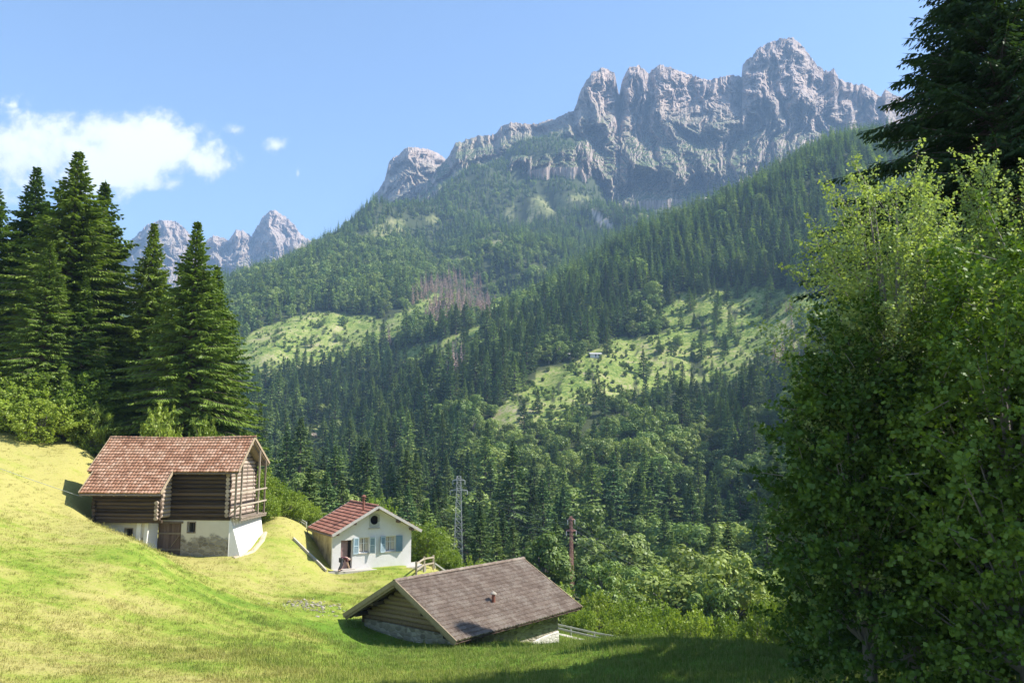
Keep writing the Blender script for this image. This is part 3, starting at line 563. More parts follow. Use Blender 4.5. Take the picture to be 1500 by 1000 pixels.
def scatter():
    r = np.random.default_rng(11); out = []
    for (y0, y1, s) in [(76, 350, 9.4), (350, 600, 9.2), (600, 1050, 9.0), (1050, 1600, 9.8), (1600, 2450, 11.5)]:
        ny = int((y1 - y0) / s); xm = 0.80 * y1; nx = int(2 * xm / s)
        gx, gy = np.meshgrid(np.arange(nx) * s - xm, y0 + np.arange(ny) * s)
        gx = gx + (np.arange(ny)[:, None] % 2) * s * 0.5 + r.uniform(-0.42, 0.42, gx.shape) * s; gy = gy + r.uniform(-0.42, 0.42, gy.shape) * s
        m = np.abs(gx) < 0.78 * gy; out.append(np.stack([gx[m], gy[m], np.full(m.sum(), s)], 1))
    q = r.uniform(0, 1, (50000, 2)); yy = 430 + 1000 * q[:, 0] ** 1.3; out.append(np.stack([(q[:, 1] - 0.5) * 1.2 * yy, yy, np.full(50000, 0.0)], 1))
    P = np.vstack(out); X, Y = P[:, 0], P[:, 1]; Z = height(X, Y); px, py = spx(X, Y, Z); w1 = wob(X, Y, 1.0); w2 = wob(X, Y, 8.0)
    n = len(X); u = r.random(n); n1 = fbm(X / 60, Y / 60, 3.3, 3); n2 = fbm(X / 160, Y / 160, 7.7, 3)
    clear = zone(CLEAR, px + w1, py + w2 * .6, Y); alp = zone(ALP, px + w1 * 1.3, py + w2 * .7, Y); scree = zone(SCREE, px + w1, py + w2, Y)
    broad = zone(BROAD, px + 2 * w1, py + 2 * w2, Y); dead = zone(DEAD, px + w1, py + w2, Y)
    pb = np.where(broad, 0.86, 0.14 + 0.24 * (n2 > 0.1) + 0.22 * (n1 > 0.25)); pb = np.where(Y > 1500, pb * 0.6, np.where((Y > 850) & (px < 800), pb + 0.16, pb)); pb = np.where(clear, 0.7, pb)
    pb = np.where((Y > 650) & (px > 820) & (py < 440), 0.06, pb)
    kind = np.where(u < pb, 1, 0); kind = np.where(dead & (r.random(n) < 0.88), 2, kind)
    dens = np.where(n1 < -0.42, 0.45, 0.97); dens = np.where(clear, np.where((px > 960) & (py < 545), 0.20, 0.05) + 0.5 * (n1 > 0.28), dens); dens = np.where(alp, 0.30 + 0.5 * (n1 > 0.2), dens); dens = np.where(scree, 0.04, dens)
    dens = np.where((Y > 1900), dens * 0.85, dens); tiny = P[:, 2] == 0; dens = np.where(tiny, np.where(clear, 0.10 + 0.55 * (fbm(X / 18, Y / 30, 1.1, 2) > 0.1), 0.0), dens); kind = np.where(tiny, 1, kind)
    H = np.where(kind == 0, r.normal(26, 6.0, n) + 2.5 * n2, np.where(kind == 1, r.normal(13.5, 3.2, n), r.normal(22, 2, n)))
    H = H * np.where(broad, np.where(kind == 1, 1.12, 0.78), 1.0) * np.where(clear, np.where(kind == 1, r.uniform(0.25, 0.6, n), 0.7), 1.0) * np.where(alp, 0.6, 1) * np.interp(Y, [76, 130, 260, 1500, 2000, 2400], [0.5, 0.62, 1.0, 0.95, 0.75, 0.55]); H = np.where(inpoly(px, py, [(700,590),(930,560),(1150,540),(1150,600),(940,640),(800,690),(700,690)]) & (Y > 360) & (Y < 640), H * 0.62, H); H = np.where(tiny, r.uniform(1.0, 3.6, n), np.clip(H, 3.5, 36))
    pt = spx(X, Y, Z + H)[1]
    ok = r.random(n) < dens
    ok &= ~inpoly(X, Y, [(a * 1.04, b * 1.04) for a, b in MEADOW]) & ~inpoly(X, Y, MEADOW)
    near = Y < 215
    # keep what the photograph leaves open: in front of the pylons, over the crest of the lawn
    over = near & (pt < tree_limit(px)); fit = H * (py - tree_limit(px)) / np.maximum(py - pt, 1) * r.uniform(0.75, 1.0, n); H = np.where(over, fit, H); ok &= ~(over & (H < 3.5))
    ok &= ~((np.abs(px - 672) < 26) & (Y < 183)) & ~((np.abs(px - 838) < 13) & (Y < 166)) & ~((X > -26) & (X < 26) & (Y < 92))
    ok &= (px > -260) & (px < 1760)
    X, Y, Z, H, kind, px, py = [a[ok] for a in (X, Y, Z, H, kind, px, py)]; pt = spx(X, Y, Z + H)[1]
    # hidden by the terrain or by a wall of trees in front: painter's pass, front to back, over 3 px columns
    order = np.argsort(Y); top = np.full(700, 2000.0); topt = np.full(700, 2000.0); vis = np.zeros(len(X)); c = np.clip(((px + 300) / 3).astype(int), 0, 699)
    gl = np.interp(np.arange(700) * 3 - 300, [-300, 0, 150, 240, 370, 440, 560, 850, 1000, 1180, 1500, 1900], [560, 615, 655, 640, 650, 745, 735, 900, 925, 930, 900, 900])
    top[:] = gl; topt[:] = gl
    for i in order:
        k = c[i]; lo = topt[k]; vis[i] = lo - pt[i]; w = max(1, int(0.5 * (py[i] - pt[i]) * 0.22 / 3))
        a, b = max(0, k - w), min(700, k + w + 1)
        topt[a:b] = np.minimum(topt[a:b], pt[i] + 0.35 * (py[i] - pt[i]))
    keep = vis > -14
    return [a[keep] for a in (X, Y, Z, H, kind, px, py, vis)]
FX, FY, FZ, FH, FK, FPXX, FPYY, FVIS = scatter()
print("forest trees", len(FX))

def where(px, py):
    if py < 470: return "high on the far slope under the cliffs" if px < 800 else "on the dark wooded ridge below the highest cliff"
    if py < 600: return "beside the pale left clearing" if px < 640 else "round the far meadow with the roadside sheds" if px < 1000 else "on the slope just left of the dark right hand trees"
    if px < 450: return "in the valley between the barn and the white house"
    if px < 600: return "in the valley behind the white house"
    if px < 700: return "in the valley around the grey pylon"
    if px < 800: return "in the valley between the two pylons"
    if px < 900: return "in the valley around the red topped pylon"
    if px < 1040: return "in the valley above the pale bushes of the crest"
    return "in the valley beside the shaded trees at the right"
def place_forest():
    r = np.random.default_rng(5); n = len(FX); rz = r.uniform(0, 6.28, n); pxh = FH / FY * FPX; wid = r.uniform(0.88, 1.35, n)
    score = pxh * np.clip(FVIS / (pxh + 1e-6), 0, 1) * ((FPXX > 335) & (FPXX < 1175) & (FVIS > 5)); indiv = np.zeros(n, bool)
    spec = [(0, 300, ["spruce_m%d" % i for i in range(4)], [24, 26, 22, 25], "forest_spruce", "spruce", "dark pointed spruce %s", "spruces of the valley forest"),
            (1, 300, ["broad_m%d" % i for i in range(4)], [12, 14, 10, 13], "forest_broadleaf_tree", "tree", "rounded light green broadleaf tree %s", "broadleaf trees of the valley forest"),
            (2, 120, ["dead_0", "dead_1"], [22, 19], "dead_spruce", "dead tree", "brown dead spruce %s", "dead brown spruces")]
    for (k, lim, keys, hs, name, cat, label, group) in spec:
        ids = np.where((FK == k) & (score > 0))[0]; ids = ids[np.argsort(-score[ids])][:lim]; indiv[ids] = True
        for q, i in enumerate(ids):
            j = q % len(keys); o = link(name, PROT[keys[j]], None, (FX[i], FY[i], FZ[i]), rz[i]); s = FH[i] / hs[j]; o.scale = (s * wid[i], s * wid[i], s)
            reg = where(FPXX[i], FPYY[i]); tag(o, label % reg, cat, group)
    for k, nm, keyp, hs, label in [(0, "spruce_forest", "spruce", [24, 26, 22, 25], "dense dark spruce forest covering the far slope"), (1, "broadleaf_forest", "broad", [12, 14, 10, 13], "light green broadleaf trees mixed into the forest on the far slope")]:
        ids = np.where((FK == k) & ~indiv)[0]; nearm = FY[ids] < 760
        # one object: the kind index chooses the detailed or the plain prototype by distance
        keys = [keyp + "_f%d" % i for i in range(4 if k == 0 else 3)] + [keyp + "_m%d" % i for i in range(4)]; hh = hs[:(4 if k == 0 else 3)] + hs; nf = 4 if k == 0 else 3
        col = bpy.data.collections.new(nm + "_kinds")
        for q in keys: col.objects.link(bpy.data.objects.new(q, PROT[q]))
        var = np.where(nearm, nf + r.integers(0, 4, len(ids)), r.integers(0, nf, len(ids))); s = FH[ids] / np.array(hh)[var]
        points(nm, np.stack([FX[ids], FY[ids], FZ[ids]], 1), np.stack([r.normal(0, .045, len(ids)), r.normal(0, .045, len(ids)), rz[ids]], 1), np.stack([s * wid[ids], s * wid[ids], s], 1), var, col, label)
    ids = np.where((FK == 2) & ~indiv)[0]
    col = bpy.data.collections.new("dead_kinds")
    for q in ("dead_0", "dead_1"): col.objects.link(bpy.data.objects.new(q, PROT[q]))
    s = FH[ids] / 22; var = r.integers(0, 2, len(ids))
    if len(ids): points("dead_spruce_stand", np.stack([FX[ids], FY[ids], FZ[ids]], 1), np.stack([0 * s, 0 * s, rz[ids]], 1), np.stack([s, s, s], 1), var, col, "brown dead spruces standing thick on the far slope")
def points(name, co, rot, scl, var, col, label):
    me = bpy.data.meshes.new(name); n = len(co); me.vertices.add(n); me.vertices.foreach_set('co', co.astype(np.float32).ravel())
    for nm, typ, val in (("rot", 'FLOAT_VECTOR', rot), ("scl", 'FLOAT_VECTOR', scl), ("kind_i", 'INT', var)):
        at = me.attributes.new(nm, typ, 'POINT'); at.data.foreach_set('vector' if typ == 'FLOAT_VECTOR' else 'value', np.asarray(val, np.int32 if typ == 'INT' else np.float32).ravel())
    o = link(name, me); instancer(o, col); tag(o, kind='stuff', label=label); return o
def instancer(o, col):
    ng = bpy.data.node_groups.new(o.name + "_nodes", 'GeometryNodeTree'); ng.is_modifier = True
    ng.interface.new_socket("Geometry", in_out='INPUT', socket_type='NodeSocketGeometry'); ng.interface.new_socket("Geometry", in_out='OUTPUT', socket_type='NodeSocketGeometry')
    gi = ng.nodes.new('NodeGroupInput'); go = ng.nodes.new('NodeGroupOutput'); ip = ng.nodes.new('GeometryNodeInstanceOnPoints'); ci = ng.nodes.new('GeometryNodeCollectionInfo')
    ci.inputs[0].default_value = col; ci.inputs[1].default_value = True; ci.inputs[2].default_value = True
    def at(nm, dt):
        a = ng.nodes.new('GeometryNodeInputNamedAttribute'); a.data_type = dt; a.inputs[0].default_value = nm; return a.outputs[0]
    L = ng.links; L.new(gi.outputs[0], ip.inputs['Points']); L.new(ci.outputs[0], ip.inputs['Instance']); ip.inputs['Pick Instance'].default_value = True
    L.new(at("kind_i", 'INT'), ip.inputs['Instance Index']); L.new(at("scl", 'FLOAT_VECTOR'), ip.inputs['Scale'])
    e2r = ng.nodes.new('FunctionNodeEulerToRotation'); L.new(at("rot", 'FLOAT_VECTOR'), e2r.inputs[0]); L.new(e2r.outputs[0], ip.inputs['Rotation'])
    L.new(ip.outputs[0], go.inputs[0]); md = o.modifiers.new("instances", 'NODES'); md.node_group = ng
place_forest()
# ------------------------------------------------------------------ building materials
def g_tile(c_a, c_b, c_c, lich, lcol, tw=0.62):
    def fn(t, co, pos):
        f = t.attr('tint'); n = t.noise(co, 1.1, 4, 0.65, 0.4); n2 = t.noise(co, 9, 3, 0.7)
        c = t.ramp(t.math('ADD', t.math('ADD', t.math('MULTIPLY', f, tw), (0.62 - tw) * 0.5), t.math('MULTIPLY', n, 0.45)), [(0.2, c_a), (0.5, c_b), (0.85, c_c)])
        c = t.mix(t.math('MULTIPLY', t.step(t.math('ADD', t.math('MULTIPLY', n2, 0.5), t.math('MULTIPLY', n, 0.6)), 0.50, 0.72), lich), c, lcol)
        return (c, n2, 0.4, 0.01)
    return fn
M_tile_red = mat("clay_tiles", g_tile((0.15, 0.075, 0.045), (0.33, 0.165, 0.095), (0.53, 0.345, 0.24), 0.5, (0.40, 0.29, 0.20), 0.38))
M_tile_house = mat("clay_tiles_house", g_tile((0.19, 0.080, 0.055), (0.30, 0.125, 0.085), (0.37, 0.18, 0.125), 0.25, (0.30, 0.17, 0.12)))
M_tile_grey = mat("weathered_tiles", g_tile((0.11, 0.08, 0.06), (0.195, 0.145, 0.11), (0.30, 0.235, 0.18), 0.6, (0.36, 0.32, 0.26), 0.28))
def g_wood(c1, c2, sc=(0.35, 6, 6), k=2.2):
    def fn(t, co, pos):
        n = t.noise(t.vmath('MULTIPLY', co, sc), k, 4, 0.65, 0.5); f = t.math('ADD', t.math('MULTIPLY', n, 0.75), t.math('MULTIPLY', t.attr('tint'), 0.45))
        return (t.ramp(f, [(0.30, c1), (0.80, c2)]), n, 0.6, 0.015)
    return fn
M_log = mat("shaded_weathered_logs", g_wood((0.022, 0.015, 0.010), (0.105, 0.073, 0.048)))  # log colour darkened to carry the shade of the front walls
M_hutlog = mat("brown_hut_logs", g_wood((0.10, 0.065, 0.035), (0.30, 0.215, 0.13)))
M_log_sunlit = mat("sunlit_logs", g_wood((0.20, 0.15, 0.115), (0.46, 0.37, 0.29), (4, 4, 4)))  # paler log colour with the sunlight painted in, for the right-hand sides
M_wood = mat("grey_timber", g_wood((0.13, 0.10, 0.075), (0.32, 0.26, 0.20), (3, 3, 0.4)))
M_rail = mat("fence_timber", g_wood((0.22, 0.18, 0.13), (0.42, 0.36, 0.27), (3, 3, 1)))
M_verge = mat("verge_board", g_wood((0.19, 0.14, 0.09), (0.36, 0.275, 0.18), (2, 2, 2)))
M_dooro = mat("old_door_boards", g_wood((0.085, 0.055, 0.045), (0.19, 0.135, 0.11), (7, 7, 0.3)))
M_dark = mat("dark_inside", lambda t, co, pos: t.mix(t.noise(co, 3), (0.012, 0.011, 0.010), (0.03, 0.026, 0.022)))  # near-black colour stands in for unlit interiors
def g_plaster(zlo, zhi, white, stone1, stone2, amt=1.0, nz=1.2):
    def fn(t, co, pos):
        x, y, z = t.sep(co); n = t.noise(co, 1.5, 5, 0.65, 0.3); n2 = t.noise(co, 0.5, 3, 0.6); n3 = t.noise(co, 7, 3, 0.6)
        cell = t.new('ShaderNodeTexVoronoi', feature='F1'); t.put(cell.inputs['Vector'], t.vmath('MULTIPLY', t.vmath('ADD', co, (0, 0, 0)), (2.6, 2.6, 4.6))); cell.inputs['Scale'].default_value = 1.0
        d = t.vor(t.vmath('MULTIPLY', co, (2.6, 2.6, 4.6)), 1.0, 'DISTANCE_TO_EDGE')
        st = t.mix(t.sep(cell.outputs['Color'])[0], stone1, stone2); st = t.mix(t.step(d, 0.0, 0.12), (0.30, 0.27, 0.22), st)
        pl = t.mix(t.math('MULTIPLY', n, 0.7), white, tuple(c * 0.72 for c in white)); pl = t.mix(t.math('MULTIPLY', t.step(n3, 0.55, 0.75), 0.25), pl, (0.45, 0.40, 0.33))
        h = t.math('DIVIDE', t.math('SUBTRACT', z, zlo), zhi - zlo)
        k = t.math('SUBTRACT', t.math('ADD', t.math('MULTIPLY', t.math('ADD', t.math('MULTIPLY', n, 0.5), t.math('MULTIPLY', n2, 0.8)), nz), -0.15), h)
        k = t.math('MULTIPLY', t.step(k, 0.0, 0.12), amt)
        return (t.mix(k, pl, st), t.math('ADD', t.math('MULTIPLY', t.math('MULTIPLY', t.step(d, 0, 0.2), k), 1.0), t.math('MULTIPLY', n, 0.5)), 0.7, 0.04)
    return fn
M_barnwall = mat("peeling_plaster", g_plaster(-0.3, 2.1, (0.64, 0.59, 0.50), (0.16, 0.14, 0.11), (0.36, 0.33, 0.28)))
M_whitewash = mat("whitewash", g_plaster(-1.2, 0.9, (0.74, 0.72, 0.69), (0.4, 0.37, 0.33), (0.6, 0.56, 0.5), 0.6, 0.6))
M_hutstone = mat("rubble_stone", g_plaster(-3, 30, (0.5, 0.45, 0.38), (0.17, 0.15, 0.115), (0.42, 0.38, 0.30), 1.0, 3.0))
M_housewhite = mat("white_render", g_plaster(-0.5, 0.9, (0.72, 0.70, 0.67), (0.4, 0.38, 0.34), (0.5, 0.48, 0.42), 0.6, 0.4))
M_houseside = mat("shaded_render", lambda t, co, pos: (t.ramp(t.math('ADD', t.noise(co, 1.2, 4, 0.6), t.math('MULTIPLY', t.sep(co)[2], 0.10)), [(0.40, (0.22, 0.17, 0.10)), (0.62, (0.46, 0.37, 0.23)), (0.8, (0.60, 0.50, 0.33))]), t.noise(co, 6, 3), 0.4, 0.02))  # shade and yellow meadow bounce painted in, darker towards the bottom
M_concrete = mat("concrete", lambda t, co, pos: (t.mix(t.noise(co, 2.5, 4), (0.34, 0.31, 0.26), (0.52, 0.48, 0.42)), t.noise(co, 9, 3), 0.3, 0.02))
M_shutter = mat("blue_shutter_paint", lambda t, co, pos: t.mix(t.noise(co, 5, 3), (0.13, 0.21, 0.27), (0.21, 0.31, 0.37)), 0.6)
M_shutter_pale = mat("pale_blue_paint", lambda t, co, pos: t.mix(t.noise(co, 5, 3), (0.34, 0.44, 0.49), (0.46, 0.54, 0.58)), 0.6)
M_glass = mat("window_glass", lambda t, co, pos: t.mix(t.noise(co, 1.5), (0.03, 0.035, 0.04), (0.06, 0.07, 0.075)), 0.12, 0.6)
M_curtain = mat("curtain", lambda t, co, pos: t.mix(t.noise(t.vmath('MULTIPLY', co, (9, 9, 0.5)), 2.0), (0.55, 0.45, 0.32), (0.78, 0.72, 0.62)))
M_frame = mat("window_frame_paint", lambda t, co, pos: t.mix(t.noise(co, 5), (0.62, 0.60, 0.55), (0.75, 0.72, 0.68)), 0.6)
M_doorhouse = mat("brown_door", g_wood((0.23, 0.15, 0.14), (0.33, 0.22, 0.20), (6, 6, 0.5)))
M_rust = mat("rusty_metal", lambda t, co, pos: t.mix(t.noise(co, 6, 4), (0.16, 0.06, 0.04), (0.30, 0.12, 0.08)), 0.7)
M_iron = mat("dark_iron", lambda t, co, pos: t.mix(t.noise(co, 4), (0.06, 0.05, 0.05), (0.12, 0.11, 0.10)), 0.5)
M_galv = mat("galvanised_steel", lambda t, co, pos: t.mix(t.noise(co, 3), (0.32, 0.33, 0.30), (0.48, 0.48, 0.43)), 0.5, 0.5)
M_redpaint = mat("red_white_paint", lambda t, co, pos: t.mix(t.noise(co, 2.0), (0.40, 0.20, 0.15), (0.50, 0.28, 0.22)), 0.6)
M_insul = mat("insulator_glass", lambda t, co, pos: t.mix(t.noise(co, 3), (0.65, 0.66, 0.64), (0.8, 0.8, 0.78)), 0.3)
M_gutter = mat("gutter_metal", lambda t, co, pos: t.mix(t.noise(co, 3), (0.16, 0.11, 0.09), (0.26, 0.19, 0.15)), 0.5)
M_stone = mat("pale_stone", lambda t, co, pos: (t.mix(t.noise(co, 2.2, 4), (0.24, 0.21, 0.17), (0.46, 0.41, 0.33)), t.noise(co, 8, 3), 0.5, 0.03))

# ------------------------------------------------------------------ roof of real tiles: rows lapped like scales, barrel-shaped across
def tiled(name, m, parent, L, T, org, ex, et, rows, cols, keep=None, lip=0.05, arch=0.035, sag=0.0, jit=0.012):
    """ex: along the eave, et: down the slope (both unit 3-vectors), org: ridge corner"""
    org, ex, et = Vector(org), Vector(ex).normalized(), Vector(et).normalized(); nz = ex.cross(et)
    if nz.z < 0: nz = -nz
    w = L / cols; h = T / rows; mb = MB(); nn = 4
    for i in range(rows):
        dz = random.uniform(-0.003, 0.003)
        for j in range(cols):
            cxm, ctm = (j + 0.5) * w, (i + 0.5) * h
            if keep and not keep(cxm, ctm): continue
            sg = -sag * math.sin(math.pi * cxm / L); a = random.uniform(-jit, jit); vs = []
            for (tt, off) in ((i * h, 0.0), ((i + 1) * h + 0.03, lip), ((i + 1) * h + 0.03, 0.0)):
                for k in range(nn + 1):
                    q = k / nn; hh = off + dz + (arch * (0.5 - 0.5 * math.cos(2 * math.pi * q)) if not (off == 0.0 and tt > i * h) else -0.01)
                    vs.append(org + ex * ((j + q) * w) + et * (tt + (a if tt > i * h else 0)) + nz * (hh + sg))
            f = [(k, k + 1, nn + 2 + k, nn + 1 + k) for k in range(nn)] + [(nn + 1 + k, nn + 2 + k, 2 * nn + 3 + k, 2 * nn + 2 + k) for k in range(nn)]
            mb.add(vs, f)
    me = bpy.data.meshes.new(name); me.from_pydata(mb.v, [], mb.f); me.materials.append(m)
    at = me.attributes.new('tint', 'FLOAT', 'FACE'); at.data.foreach_set('value', mb.t); me.update()
    return link(name, me, parent)
def ridge_caps(name, m, parent, p0, p1, n, r=0.13):
    mb = MB(); p0, p1 = Vector(p0), Vector(p1)
    for k in range(n):
        a = p0.lerp(p1, k / n); b = p0.lerp(p1, (k + 1.12) / n); up = Vector((0, 0, 0.02))
        d = (b - a).normalized(); s = d.cross(Vector((0, 0, 1))).normalized(); vs = []
        for (p, rr) in ((a, r * 0.9), (b + up, r * 1.08)):
            for q in range(6):
                an = math.pi * q / 5; vs.append(p + s * math.cos(an) * rr + Vector((0, 0, math.sin(an) * rr * 0.8 - 0.02)))
        mb.add(vs, [(q, q + 1, q + 7, q + 6) for q in range(5)] + [(11, 10, 9, 8, 7, 6)])
    return mb.build(name, m, parent)
def logs(mb, ax, a0, a1, fixed, z0, z1, d=0.27, over=0.0, r=None, skip=None):
    """stack of round logs along axis ax (0 or 1) from a0 to a1 at the other coordinate = fixed"""
    n = max(1, int(round((z1 - z0) / d))); dd = (z1 - z0) / n
    for i in range(n):
        z = z0 + (i + 0.5) * dd; e0 = a0 - over + random.uniform(-0.05, 0.05); e1 = a1 + over + random.uniform(-0.05, 0.05); j = random.uniform(-0.015, 0.015)
        rr = dd * 0.52 * random.uniform(0.92, 1.06)
        pts = [(e0, fixed + j, z), ((e0 + e1) / 2, fixed - j, z + random.uniform(-0.015, 0.015)), (e1, fixed + j, z)] if ax == 0 else [(fixed + j, e0, z), (fixed - j, (e0 + e1) / 2, z), (fixed + j, e1, z)]
        if skip and skip(z): continue
        mb.tube(pts, [rr, rr * 0.96, rr * 1.0], 9)
def wall_open(mb, ax, a0, a1, z0, z1, y0, y1, holes):
    """wall slab between y0 and y1, along ax, with rectangular openings (h0, h1, z0, z1)"""
    A = sorted({a0, a1, *[h[0] for h in holes], *[h[1] for h in holes]}); Z = sorted({z0, z1, *[h[2] for h in holes], *[h[3] for h in holes]})
    A = [a for a in A if a0 <= a <= a1]; Z = [z for z in Z if z0 <= z <= z1]
    def V(a, y, z): return (a, y, z) if ax == 0 else (y, a, z)
    def solid(i, j):
        if not (0 <= i < len(A) - 1 and 0 <= j < len(Z) - 1): return False
        ca, cz = (A[i] + A[i + 1]) / 2, (Z[j] + Z[j + 1]) / 2
        return not any(h[0] < ca < h[1] and h[2] < cz < h[3] for h in holes)
    for i in range(len(A) - 1):
        for j in range(len(Z) - 1):
            if not solid(i, j): continue
            a, b, c, d = A[i], A[i + 1], Z[j], Z[j + 1]
            fs = [[V(a, y0, c), V(b, y0, c), V(b, y0, d), V(a, y0, d)], [V(a, y1, c), V(b, y1, c), V(b, y1, d), V(a, y1, d)]]
            if not solid(i - 1, j): fs.append([V(a, y0, c), V(a, y1, c), V(a, y1, d), V(a, y0, d)])
            if not solid(i + 1, j): fs.append([V(b, y0, c), V(b, y1, c), V(b, y1, d), V(b, y0, d)])
            if not solid(i, j - 1): fs.append([V(a, y0, c), V(b, y0, c), V(b, y1, c), V(a, y1, c)])
            if not solid(i, j + 1): fs.append([V(a, y0, d), V(b, y0, d), V(b, y1, d), V(a, y1, d)])
            for q in fs: mb.add(q, [(0, 1, 2, 3)], 0.5)

# ------------------------------------------------------------------ 1. the big barn
def build_barn():
    b = empty("log_barn", (-29.65, 60, -7.25), -0.072, "large old log barn on a peeling plaster base with a stepped red tiled roof", "barn")
    zr = 8.0; tn = 0.90; L = 10.9; t1 = 2.62; t2 = 4.2; s1 = 6.2; s0 = 0.45; zE = lambda t: zr - tn * t
    sl = Vector((0, -1, -tn)).normalized(); T2 = t2 * math.hypot(1, tn); T1 = t1 * math.hypot(1, tn)
    tiled("roof", M_tile_red, b, L, T2, (0, 0, zr), (1, 0, 0), sl, 19, 46, lambda x, t: t < T1 or (s0 < x < s1), sag=0.04, lip=0.06, jit=0.022)
    bk = MB()   # back slope, boarded and tiled
    bt = 3.1; bs = Vector((0, 1, -0.62)).normalized()
    tiled("back_roof", M_tile_red, b, L, bt * math.hypot(1, 0.62), (0, 0, zr), (1, 0, 0), bs, 13, 46, sag=0.04)
    ridge_caps("ridge_tiles", M_tile_red, b, (-0.05, 0, zr + 0.02), (L / 2, 0, zr - 0.08), 14).data
    mb = MB()
    for p0, p1, n in [((L / 2, 0, zr - 0.08), (L + 0.05, 0, zr + 0.02), 14)]: pass
    ridge_caps("ridge_tiles", M_tile_red, b, (L / 2, 0, zr - 0.08), (L + 0.05, 0, zr + 0.04), 14)
    # boarding and rafters under the tiles
    ud = MB(); o = -0.09
    def slab(x0, x1, ta, tb, th=0.05, off=-0.05):
        ud.add([(x, -t, zE(t) + off - k * th) for k in (0, 1) for x in (x0, x1) for t in (ta, tb)], [(0, 2, 3, 1), (4, 5, 7, 6), (0, 1, 5, 4), (2, 6, 7, 3), (0, 4, 6, 2), (1, 3, 7, 5)])
    slab(0.03, L - 0.03, 0, t1, off=-0.15); slab(s0 + 0.03, s1 - 0.03, t1, t2, off=-0.15)
    ud.add([(x, y, zr - 0.62 * y - 0.15 - k) for k in (0, 0.05) for x in (0.03, L - 0.03) for y in (0, bt)], [(0, 2, 3, 1), (4, 5, 7, 6), (0, 1, 5, 4), (2, 6, 7, 3), (0, 4, 6, 2), (1, 3, 7, 5)])
    for k in range(13):
        x = 0.25 + k * (L - 0.5) / 12; e = t2 - 0.08 if s0 < x < s1 else t1 - 0.08
        ud.beam((x, 0, zr - 0.27), (x, -e, zE(e) - 0.27), 0.1, 0.13); ud.beam((x, 0, zr - 0.27), (x, bt - 0.1, zr - 0.62 * bt - 0.2), 0.1, 0.13)
    ud.build("roof_boards", M_wood, b)
    def verge(x, ta, tb): vb = MB(); vb.beam((x, -ta, zE(ta) - 0.02), (x, -tb, zE(tb) - 0.02), 0.035, 0.20, up=(0, -tn, 1), tint=0.9); vb.build("verge_board", M_verge, b)
    verge(L + 0.02, 0, t1 + 0.02); verge(s1 + 0.02, t1, t2 + 0.02); verge(-0.02, 0, t1 + 0.02); verge(s0 - 0.02, t1 + .02, t2 + 0.02)
    vb = MB(); vb.beam((L + 0.02, 0, zr), (L + 0.02, bt, zr - 0.62 * bt), 0.035, 0.18, up=(0, 0.6, 1), tint=0.9); vb.build("verge_board", M_verge, b)
    # upper storey of logs; main block x 1.2..9.9, y -1.9..4.0 ; wing in front x 1.3..5.9, y -3.55
    yw = -1.95; yb = 2.6; x0, x1 = 1.2, 9.95; zl = 2.45; yg = -3.6; wx0, wx1 = 1.35, 5.75; zg = 2.35
    mb = MB(); logs(mb, 0, x0, x1, yw, zl, zE(-yw) - 0.36, 0.275, 0.16); mb.build("log_wall", M_log, b); mb = MB(); logs(mb, 0, x0, x1, yb, zl, zr - .62 * yb - 0.36, 0.275, 0.16)
    mb.box(x0, x1, yw + 0.05, yw + 0.13, zl, zE(-yw) - 0.25, 0.1); mb.build("log_wall", M_log, b, smooth=False)
    for x in (x1, x0):
        mb = MB(); z = zl + 0.13; n = 0
        while True:
            ylo = max(-(zr - 0.42 - z) / tn, yw); yhi = min((zr - 0.42 - z) / 0.62, yb)
            if yhi - ylo < 0.5: break
            ov = 0.2 if z < zE(-yw) - 0.3 else 0.0
            mb.tube([(x, ylo - ov, z), (x + 0.01, (ylo + yhi) / 2, z + 0.01), (x, yhi + 0.15, z)], [0.145, 0.14, 0.14], 9); z += 0.275
        mb.build("gable_logs", M_log_sunlit if x == x1 else M_log, b)
    mb = MB(); logs(mb, 0, wx0, wx1, yg, zg, zE(-yg) - 0.42, 0.26, 0.22); mb.build("wing_log_wall", M_log, b)
    mb = MB(); mb.box(wx0, wx1, yg + 0.05, yg + 0.13, zg, zE(-yg) - 0.35, 0.1); mb.build("dark_log_backing", M_dark, b)  # near-black slab painted as the shade behind the wing logs
    for x, m in ((wx1, M_log_sunlit), (wx0, M_log)):
        mb = MB(); logs(mb, 1, yg, yw, x, zg + 0.12, zE(-yg) - 0.40, 0.26, 0.0); 
        for i in range(5): z = zg + 0.13 + i * 0.26; mb.tube([(x, yg - 0.28, z), (x, yg + 0.2, z)], 0.13, 9)
        for i in range(6):
            z = zE(-yg) - 0.27 + i * 0.26; ylo = -(zr - 0.42 - z) / tn
            if ylo < yw - 0.2: mb.tube([(x, ylo, z), (x, yw, z)], 0.13, 9)
        mb.build("wing_side_logs", m, b)
    # bearers: the beams that carry the log boxes
    mb = MB(); mb.beam((wx0 - 0.3, yg - 0.02, zg - 0.08), (wx1 + 0.35, yg - 0.02, zg - 0.08), 0.24, 0.2); mb.beam((x0 - 0.2, yw - 0.02, zl - 0.1), (x1 + 0.25, yw - 0.02, zl - 0.1), 0.24, 0.22)
    mb.beam((wx0, yg - 0.22, zE(-yg) - 0.42), (wx1 + 0.4, yg - 0.22, zE(-yg) - 0.42), 0.12, 0.16); mb.build("bearer_beams", M_log, b)
    # plastered base
    yF = -2.05
    mb = MB(); door = (4.75, 6.72, -1.5, 2.02); win = (7.18, 7.72, 1.42, 2.08)
    wall_open(mb, 0, 4.75, x1 + 0.2, -1.5, zl - 0.1, yF, yF + 0.5, [door, win]); mb.build("plaster_wall", M_barnwall, b)
